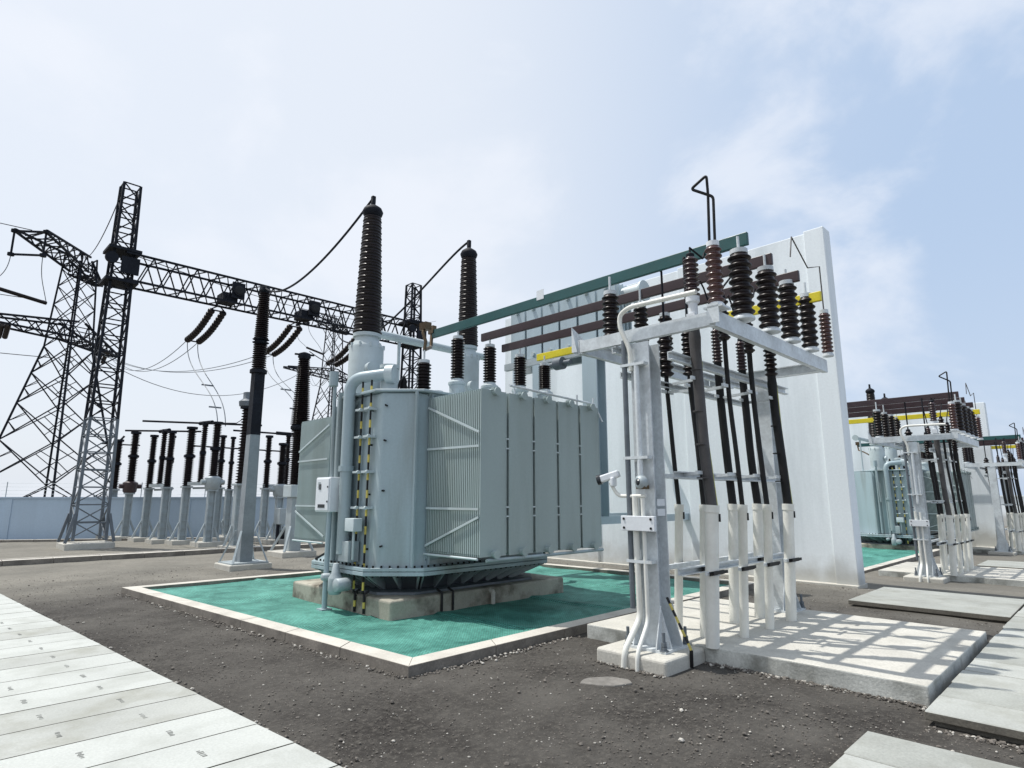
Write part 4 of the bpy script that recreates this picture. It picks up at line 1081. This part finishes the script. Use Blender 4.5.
mb = MB('grey_steel'); mb.box(x-.17, x+.17, y-.17, y+.17, .14, 1.62); 
for sx in (-1, 1):
    for sy in (-1, 1): mb.bar((x+sx*.42, y+sy*.42, .14), (x+sx*.16, y+sy*.16, .8), .06)
obj('post', mb, t, bevel=.01)
mb = MB('paint_pale'); mb.box(x-.26, x+.26, y-.26, y+.26, 1.62, 1.97); obj('tank_box', mb, t, bevel=.02)
mb = MB('porcelain'); mb.lathe((x, y, 0), sheds(1.97, 3.55, .16, .24, 28), 18); mb.lathe((x, y, 0), sheds(3.70, 5.70, .2, .28, 34, .12, .17), 18); obj('insulator', mb, t)
mb = MB('dark_silhouette_steel'); mb.lathe((x, y, 0), [(.2, 3.53), (.26, 3.58), (.26, 3.66), (.2, 3.72)], 18); mb.lathe((x, y, 0), [(.14, 5.68), (.19, 5.74), (.17, 5.85), (.05, 5.9)], 16); mb.cyl((x-.3, y, 5.8), (x+.3, y, 5.85), .03); obj('joint_cap', mb, t)

# ------------------------------------------------------------------ far switchgear row
def gear(x, y, zj, zt, label, r=.14, name='post_insulator', cat='insulator post', tank=None, nosup=False, cap=.1, group='insulator posts in the far yard', pw=.125, mid=True):
    t = thing(name, (x, y, 0), label, cat, group)
    mb = MB('concrete'); mb.box(x-.42, x+.42, y-.42, y+.42, -.1, .14); obj('footing', mb, t)
    mb = MB('grey_steel')
    zs = zj-.25 if tank else zj
    mb.box(x-pw, x-pw+.04, y-pw*.7, y+pw*.7, .14, zs); mb.box(x+pw-.04, x+pw, y-pw*.7, y+pw*.7, .14, zs)
    mb.box(x-pw+.04, x+pw-.04, y-.03, y+.03, .14, zs)
    k = 6
    for i in range(k):
        z = .3+(zs-.5)*i/k; z2 = .3+(zs-.5)*(i+1)/k; s = 1 if i % 2 else -1
        mb.bar((x-pw*.8, y-pw*.72, z), (x+pw*.8, y-pw*.72, z), .05, .015)
    for s in (-1, 1): mb.bar((x+s*.38, y, .14), (x+s*pw, y, .75), .06)
    mb.box(x-pw*1.3, x+pw*1.3, y-pw*1.3, y+pw*1.3, zs-.06, zs)
    obj('post', mb, t)
    if tank:
        mb = MB(tank); mb.lathe((x, y, 0), [(.20, zj-.25), (.24, zj-.2), (.27, zj+.08), (.27, zj+.14), (.16, zj+.2)], 12); mb.cyl((x-.38, y, zj), (x+.38, y, zj), .09, n=10); obj('tank_box', mb, t)
    zi = zj+(.2 if tank else 0); zm = (zi+zt)/2
    mb = MB('porcelain')
    if mid: mb.lathe((x, y, 0), sheds(zi, zm-.05, r*.65, r, 14), 12); mb.lathe((x, y, 0), sheds(zm+.05, zt-cap, r*.6, r*.92, 14), 12)
    else: mb.lathe((x, y, 0), sheds(zi, zt-cap, r*.65, r, 26, r*.55, r*.85), 12)
    obj('insulator', mb, t)
    mb = MB('dark_silhouette_steel'); mb.lathe((x, y, 0), [(r*.7, zt-cap), (r*1.1, zt-cap+.02), (r*1.1, zt), (r*.4, zt+.01)], 12)
    if mid: mb.lathe((x, y, 0), [(r*.8, zm-.06), (r*1.15, zm-.04), (r*1.15, zm+.04), (r*.8, zm+.06)], 12)
    obj('cap', mb, t)
    return t
g = gear(6.16, 28.84, 1.96, 3.95, 'leftmost post insulator with a short crossbar, right of the gantry column')
mb = MB('dark_silhouette_steel'); mb.bar((5.5, 28.84, 3.75), (6.9, 28.84, 3.75), .05); mb.cyl((6.16, 28.84, 3.9), (6.3, 28.84, 4.1), .04); obj('crossbar', mb, g)
gear(6.45, 27.72, 2.05, 4.2, 'post insulator with a flared brown tank under it', r=.17, tank='bar_brown', name='current_transformer', cat='current transformer', group='far yard transformers', mid=True)
gear(6.82, 26.58, 1.98, 4.02, 'third insulator post from the left in the far row')
gear(6.98, 24.94, 2.0, 4.06, 'fourth insulator post from the left in the far row')
gear(7.34, 23.91, 2.02, 4.16, 'thicker insulator post with a side arm mid row', r=.17)
gear(7.66, 22.29, 2.14, 4.23, 'tallest insulator post in the row with grey drum below', r=.16, tank='grey_steel')
gear(9.6, 26.0, 1.96, 4.1, 'slim insulator post farther back in the row', r=.10)
gear(10.0, 23.4, 1.98, 4.0, 'insulator post between the dark pole and the fat insulator', r=.13)
gear(9.9, 21.9, 1.9, 3.6, 'shorter insulator post close left of the fat insulator', r=.15, tank='grey_steel')
gear(11.2, 23.5, 2.0, 4.03, 'slim insulator post just behind the fat insulator', r=.12)
gear(7.2, 25.6, 1.98, 3.95, 'slim post squeezed between the fourth insulator post and its neighbour', r=.11)
gear(8.7, 24.6, 2.0, 4.0, 'slim post just right of the tallest insulator post', r=.12)
# equipment box at foot
t = thing('mechanism_box', (9.7, 21.0, 0), 'grey mechanism box on legs low beside the fat insulator post', 'mechanism box')
mb = MB('grey_steel'); mb.box(9.45, 9.95, 20.8, 21.2, .7, 1.25); obj('cabinet', mb, t, bevel=.02)
for sx in (9.5, 9.9):
    mb = MB('dark_silhouette_steel'); mb.box(sx-.04, sx+.04, 20.95, 21.05, 0, .7); obj('leg', mb, t)
mb = MB('dark_silhouette_steel'); mb.cyl((9.6, 20.9, .35), (9.8, 20.9, .35), .15, n=12); obj('motor', mb, t)
# capped bushing behind the tall pole
x, y = 7.75, 20.0
t = gear(x, y, 2.05, 4.55, 'fat capped black bushing right beside the tall dark pole', r=.2, name='voltage_transformer', cat='voltage transformer', group='far yard transformers', mid=False, pw=.18)
mb = MB('mid_steel'); mb.lathe((x, y, 0), [(.15, 4.5), (.26, 4.55), (.28, 4.7), (.16, 4.8), (.16, 5.0), (.1, 5.02)], 14); obj('head', mb, t)
# tubes and hanging insulators of the two disconnectors
def disco(x0, x1, y0, y1, z, zb, lab, mids, ext=1.2):
    t = thing('disconnector', (x0, y0, zb), lab, 'disconnector', 'disconnector switches in the far yard')
    a = V(x0, y0, zb); b = V(x1, y1, zb); d = (b-a).normalized()
    mb = MB('grey_steel'); mb.bar(a, b, .12); mb.bar(a+V(.2, .1, -.15), b+V(.2, .1, -.15), .07); obj('base_beam', mb, t)
    mb = MB('dark_silhouette_steel'); mb.cyl((x0-ext, y0+ext*.2, z), (x1+ext, y1, z), .035); mb.cyl(V(x0, y0, z).lerp(V(x1, y1, z), .25), V(x0, y0, z).lerp(V(x1, y1, z), .8), .07); obj('contact_tube', mb, t)
    for f in mids:
        p = a.lerp(b, f)
        mb = MB('porcelain'); zm = (zb+z)/2
        mb.lathe((p.x, p.y, 0), sheds(zb+.05, zm-.04, .075, .12, 13), 12); mb.lathe((p.x, p.y, 0), sheds(zm+.04, z-.08, .07, .11, 13), 12); mb.cyl((p.x, p.y, z-.1), (p.x, p.y, z+.05), .1, m='dark_silhouette_steel'); mb.cyl((p.x, p.y, zm-.05), (p.x, p.y, zm+.05), .11, m='dark_silhouette_steel')
        obj('insulator', mb, t)
disco(6.82, 6.98, 26.4, 24.94, 4.12, 2.06, 'left disconnector with thin tube on top, between posts', (.55,), 1.0)
disco(7.34, 7.66, 23.7, 22.4, 4.25, 2.1, 'right disconnector with long thin tube on top, by the tallest post', (.5,), 1.6)
disco(9.9, 11.4, 23.4, 23.5, 4.12, 2.06, 'disconnector seen between the fat insulator and the dark pole', (.6,), 1.2)
mb = MB('dark_silhouette_steel'); mb.cyl((7.9, 25.5, 3.6), (12.5, 25.3, 3.55), .03); obj('busbar_tube', mb, label='thin horizontal tube behind the tall dark pole', cat='tube')

# ------------------------------------------------------------------ pylons
def pylon(c, label, s=1., rot=0., arms=True, armdir=None, H=15.0, base=3.3, arm2=None):
    c = Vector(c)
    t = thing('pylon', tuple(c), label, 'pylon', 'lattice pylons beyond the wall')
    zw = H*.64
    lv = [0, .15, .30, .43, .54, .64, .72, .80, .87, .94, 1.0]
    hw = []
    for f in lv:
        z = f*H
        w = base*s+(1.1*s-base*s)*(f/.64) if f <= .64 else 1.1*s-(.35*s)*(f-.64)/.36
        hw.append((z, w*.71, w*.71))
    mb = MB('dark_silhouette_steel'); lattice(mb, tuple(c), hw[:6], .048*s, leg=.10*s, rot=rot, horiz=False); lattice(mb, tuple(c), hw[5:], .038*s, leg=.085*s, rot=rot, horiz=False)
    # sub bracing on the big lower panels
    R = Matrix.Rotation(rot, 3, 'Z')
    def P(i, f):
        z = f*H; w = base*s+(1.1*s-base*s)*(f/.64); q = ((-1, -1), (1, -1), (1, 1), (-1, 1))[i % 4]
        return c+R @ V(q[0]*w*.71, q[1]*w*.71, 0)+V(0, 0, z)
    for k in range(5):
        f0, f1 = lv[k], lv[k+1]; fm = (f0+f1)/2
        for i in range(4):
            a, b = P(i, fm), P(i+1, fm); m_ = a.lerp(b, .5)
            mb.bar(a, P(i, f0).lerp(P(i+1, f1), .25), .032*s); mb.bar(b, P(i+1, f0).lerp(P(i, f1), .25), .032*s)
            mb.bar(a, P(i, f1).lerp(P(i+1, f0), .25), .032*s); mb.bar(b, P(i+1, f1).lerp(P(i, f0), .25), .032*s)
    obj('tower_body', mb, t)
    d1 = Vector(armdir).normalized(); d2 = Vector(arm2 or armdir).normalized(); d = d1; n = V(-d.y, d.x, 0)
    def arm(z, L_, h, w, tipw, sgn, rise=0., d=d1):
        n = V(-d.y, d.x, 0)
        mb = MB('dark_silhouette_steel'); k = 6
        A = lambda f, u, v: c+d*sgn*(L_*f)+n*u*(w+(tipw-w)*f)+V(0, 0, z+rise*f+(v*h*(1-f) if v else 0))
        for u in (-1, 1):
            mb.bar(A(0, u, 0), A(1, u, 0), .1*s); mb.bar(A(0, u, 1), A(1, u, 0)+V(0, 0, .1), .1*s)
            for i in range(k):
                f0, f1 = i/k, (i+1)/k
                mb.bar(A(f0, u, 0), A((f0+f1)/2, u, 1), .05*s); mb.bar(A((f0+f1)/2, u, 1), A(f1, u, 0), .05*s)
        for i in range(k):
            f0, f1 = i/k, (i+1)/k
            mb.bar(A(f0, -1, 0), A(f1, 1, 0), .05*s); mb.bar(A(f1, -1, 0), A(f1, 1, 0), .05*s); mb.bar(A(f0, -1, 1), A(f1, 1, 1), .045*s)
        o = obj('cross_arm', mb, t); return o, A
    o, A = arm(H*.94, 4.3*s, .9*s, .5*s, .75*s, 1, .5)
    # hanging square frame at the upper tip
    mb = MB('dark_silhouette_steel'); p, q = A(1, -1, 0), A(1, 1, 0)
    dn = V(0, 0, -1.25*s)
    for a_, b_ in ((p, q), (p, p+dn), (q, q+dn), (p+dn, q+dn)): mb.bar(a_, b_, .09*s)
    for a_ in (p, q, p+dn, q+dn): mb.cyl(a_-V(0, 0, .07), a_+V(0, 0, .07), .15*s, n=10)
    obj('jumper_frame', mb, o)
    mb = MB('porcelain'); a_ = c+d2*3.6*s+V(0, 0, H*.80); b_ = c+d2*1.4*s+V(0, 0, H*.79)
    mb.cyl(a_, b_, .1*s, n=10); obj('insulator_string', mb, o)
    mb = MB('mid_steel'); mb.tube(bez(p+dn, p+dn+V(0, 0, -1.5), a_+d*.8+V(0, 0, .5), a_), .02*s, 6); mb.tube(bez(q+dn, q+dn+V(0, 0, -1.2), b_+V(0, 0, 1.0)+d*.5, b_), .02*s, 6); obj('jumper_wire', mb, o)
    arm(H*.93, 2.0*s, .8*s, .6*s, .2*s, -1)
    o, A = arm(H*.68, 6.0*s, .9*s, .7*s, .3*s, 1, 0., d2); arm(H*.68, 4.5*s, .9*s, .7*s, .3*s, -1, 0., d1)
    mb = MB('porcelain')
    for sgn in (1, -1):
        p = c+(d2 if sgn > 0 else d1)*sgn*3.2*s+V(0, 0, H*.68); mb.cyl(p, p+V(0, .9, -.5)*s, .12*s, n=10); mb.cyl(p+n*.3, p+n*.3+V(0, .9, -.5)*s, .12*s, n=10)
    obj('insulator_string', mb, o)
    return t
pylon(fwdpt(48, 33, 0), 'large lattice pylon with a hanging square frame at upper left', 1., .70, armdir=(-.63, -.78, 0), H=15.3, base=3.5, arm2=(-.95, -.3, 0))
pylon(fwdpt(325, 52, 0), 'smaller lattice pylon behind the left radiator bank', .85, .2, armdir=(-.8, -.25, 0), H=17.5, base=3.2)

# ------------------------------------------------------------------ loose stones on the dark soil
mb = MB('stone'); rs = random.Random(21)
phi = (1+5**.5)/2
ICO = [Vector(p).normalized() for p in ((-1, phi, 0), (1, phi, 0), (-1, -phi, 0), (1, -phi, 0), (0, -1, phi), (0, 1, phi), (0, -1, -phi), (0, 1, -phi), (phi, 0, -1), (phi, 0, 1), (-phi, 0, -1), (-phi, 0, 1))]
ICF = [(0, 11, 5), (0, 5, 1), (0, 1, 7), (0, 7, 10), (0, 10, 11), (1, 5, 9), (5, 11, 4), (11, 10, 2), (10, 7, 6), (7, 1, 8), (3, 9, 4), (3, 4, 2), (3, 2, 6), (3, 6, 8), (3, 8, 9), (4, 9, 5), (2, 4, 11), (6, 2, 10), (8, 6, 7), (9, 8, 1)]
def blocked(x, y):
    if x < ex(y)+.01: return True
    if 2.85+(12.4-y)*.075 < x < 11.5 and 4.75 < y < 12.6: return True
    if x > 5.36 and -1.3 < y < 1.3: return True
    if 3.2 < x < 4.85 and y < 1.5: return True
    if 5.85 < x < 8.8 and 1.2 < y < 4.75: return True
    if 5.1 < x < 6 and 3.1 < y < 4.05: return True
    if x > 10.3 and x < 12.5 and y < 3.3: return True
    return False
cnt = 0
while cnt < 9000:
    x = rs.uniform(1.6, 12.8); y = rs.uniform(-.5, 16)
    dd = x+y
    if dd < 4 or blocked(x, y) or rs.random() > (6.5/max(dd, 4))**1.6: continue
    r = rs.choice((.003, .004, .004, .005, .006, .008)) if rs.random() < .985 else rs.uniform(.010, .018)
    pale = rs.random() < .09
    sx, sy, sz = r*rs.uniform(.8, 1.5), r*rs.uniform(.8, 1.5), r*rs.uniform(.5, .9); a = rs.uniform(0, PI)
    ca, sa = math.cos(a), math.sin(a)
    vs = []
    for p in ICO:
        q = p*rs.uniform(.8, 1.15); X, Y = q.x*sx, q.y*sy
        vs.append((x+X*ca-Y*sa, y+X*sa+Y*ca, zg(x)+sz*.4+q.z*sz))
    mb.add(vs, ICF, 'stone_pale' if pale else 'stone'); cnt += 1
def edge_grit(p, q, n, spread):
    p = Vector(p); q = Vector(q); d = q-p; nn = V(-d.y, d.x, 0).normalized()
    for _ in range(n):
        c = p+d*rs.random()+nn*abs(rs.gauss(0, spread)); r = rs.choice((.005, .007, .009, .012, .016)); vs = []
        for P_ in ICO:
            k = P_*rs.uniform(.75, 1.2)*r; vs.append((c.x+k.x*1.3, c.y+k.y, zg(c.x)+r*.3+k.z*.7))
        mb.add(vs, ICF, 'stone_pale' if rs.random() < .22 else 'stone')
edge_grit((5.905, 1.3, 0), (5.905, 3.17, 0), 420, .05)
edge_grit((5.16, 3.18, 0), (5.16, 3.98, 0), 120, .03)
edge_grit((5.41, -.5, 0), (5.41, 1.24, 0), 260, .05)
edge_grit((3.49, 4.82, 0), (2.92, 12.4, 0), 420, .05)
edge_grit((5.9, 4.82, 0), (3.5, 4.82, 0), 260, .05)
edge_grit((ex(13)+.01, 13, 0), (ex(3)+.01, 3, 0), 600, .04)
obj('loose_gravel', mb, origin=(0, 0, 0), kind='stuff', label='loose gravel and grit scattered over the dark soil', cat='gravel')

# ------------------------------------------------------------------ light, sky, camera
SUN_DIR = Vector((-.18, .35, .92)).normalized()
sun = bpy.data.lights.new('sun', 'SUN'); sun.energy = 4.4; sun.angle = math.radians(.6); sun.color = (1., .965, .91)
so = bpy.data.objects.new('sun', sun); COL.objects.link(so)
so.rotation_euler = SUN_DIR.to_track_quat('Z', 'Y').to_euler()
w = bpy.data.worlds.new('World'); SC.world = w; w.use_nodes = True
N = w.node_tree.nodes; L = w.node_tree.links; N.clear()
out = N.new('ShaderNodeOutputWorld'); bg = N.new('ShaderNodeBackground'); L.new(bg.outputs[0], out.inputs[0])
sky = N.new('ShaderNodeTexSky'); sky.sky_type = 'NISHITA'; sky.sun_disc = False
sky.sun_elevation = math.asin(SUN_DIR.z); sky.sun_rotation = math.atan2(SUN_DIR.x, SUN_DIR.y); sky.air_density = 1.2; sky.dust_density = 3
bg.inputs['Strength'].default_value = .10
tc = N.new('ShaderNodeTexCoord')
def wm(op, a, b=None, c=None):
    n = N.new('ShaderNodeMath'); n.operation = op
    for i, v in enumerate((a, b, c)):
        if v is None: continue
        if isinstance(v, (int, float)): n.inputs[i].default_value = v
        else: L.new(v, n.inputs[i])
    return n.outputs[0]
def wmix(f, A, B):
    n = N.new('ShaderNodeMix'); n.data_type = 'RGBA'
    if isinstance(f, float): n.inputs[0].default_value = f
    else: L.new(f, n.inputs[0])
    for k, v in ((6, A), (7, B)):
        if isinstance(v, tuple): n.inputs[k].default_value = (*v, 1)
        else: L.new(v, n.inputs[k])
    return n.outputs[2]
def wmr(v, a, b, c=0., d=1.):
    n = N.new('ShaderNodeMapRange'); n.interpolation_type = 'SMOOTHSTEP'; L.new(v, n.inputs[0])
    for i, q in enumerate((a, b, c, d)): n.inputs[i+1].default_value = q
    return n.outputs[0]
sep = N.new('ShaderNodeSeparateXYZ'); L.new(tc.outputs['Generated'], sep.inputs[0])
# haze that whitens toward the sun side (left) and the horizon
side = wm('SUBTRACT', sep.outputs[1], sep.outputs[0])          # left positive
blue = (5.5, 7.0, 9.3); haze = (9.0, 9.6, 10.5)
hz = wmr(side, -.8, .25)
low = wmr(sep.outputs[2], 0., .40, .25, 0.)
f = wm('MINIMUM', wm('ADD', hz, low), 1.)
col = wmix(f, blue, haze)
col = wmix(.18, col, sky.outputs[0])
mp = N.new('ShaderNodeMapping'); mp.inputs['Scale'].default_value = (1., 1., 1.5); mp.inputs['Location'].default_value = (.4, .1, .3); mp.inputs['Rotation'].default_value = (.3, 0, .5); L.new(tc.outputs['Generated'], mp.inputs[0])
n1 = N.new('ShaderNodeTexNoise'); n1.inputs['Scale'].default_value = 3.0; n1.inputs['Detail'].default_value = 7; n1.inputs['Roughness'].default_value = .55; n1.inputs['Distortion'].default_value = .25; L.new(mp.outputs[0], n1.inputs['Vector'])
cf = wmr(n1.outputs['Fac'], .50, .68, 0., .62)
col = wmix(cf, col, (8.9, 9.3, 10.1))
L.new(col, bg.inputs['Color'])

cam = bpy.data.cameras.new('camera'); co = bpy.data.objects.new('camera', cam); COL.objects.link(co)
cam.sensor_width = 36; cam.lens = 36*605/1024; cam.clip_start = .05; cam.clip_end = 3000
co.location = (0, 0, 1.6); co.rotation_euler = (math.radians(90)+math.atan(114/605), 0, math.radians(-45))
SC.camera = co
SC.view_settings.view_transform = 'Standard'; SC.view_settings.look = 'None'; SC.view_settings.exposure = 0; SC.view_settings.gamma = 1
SC.render.resolution_x = 1024; SC.render.resolution_y = 768
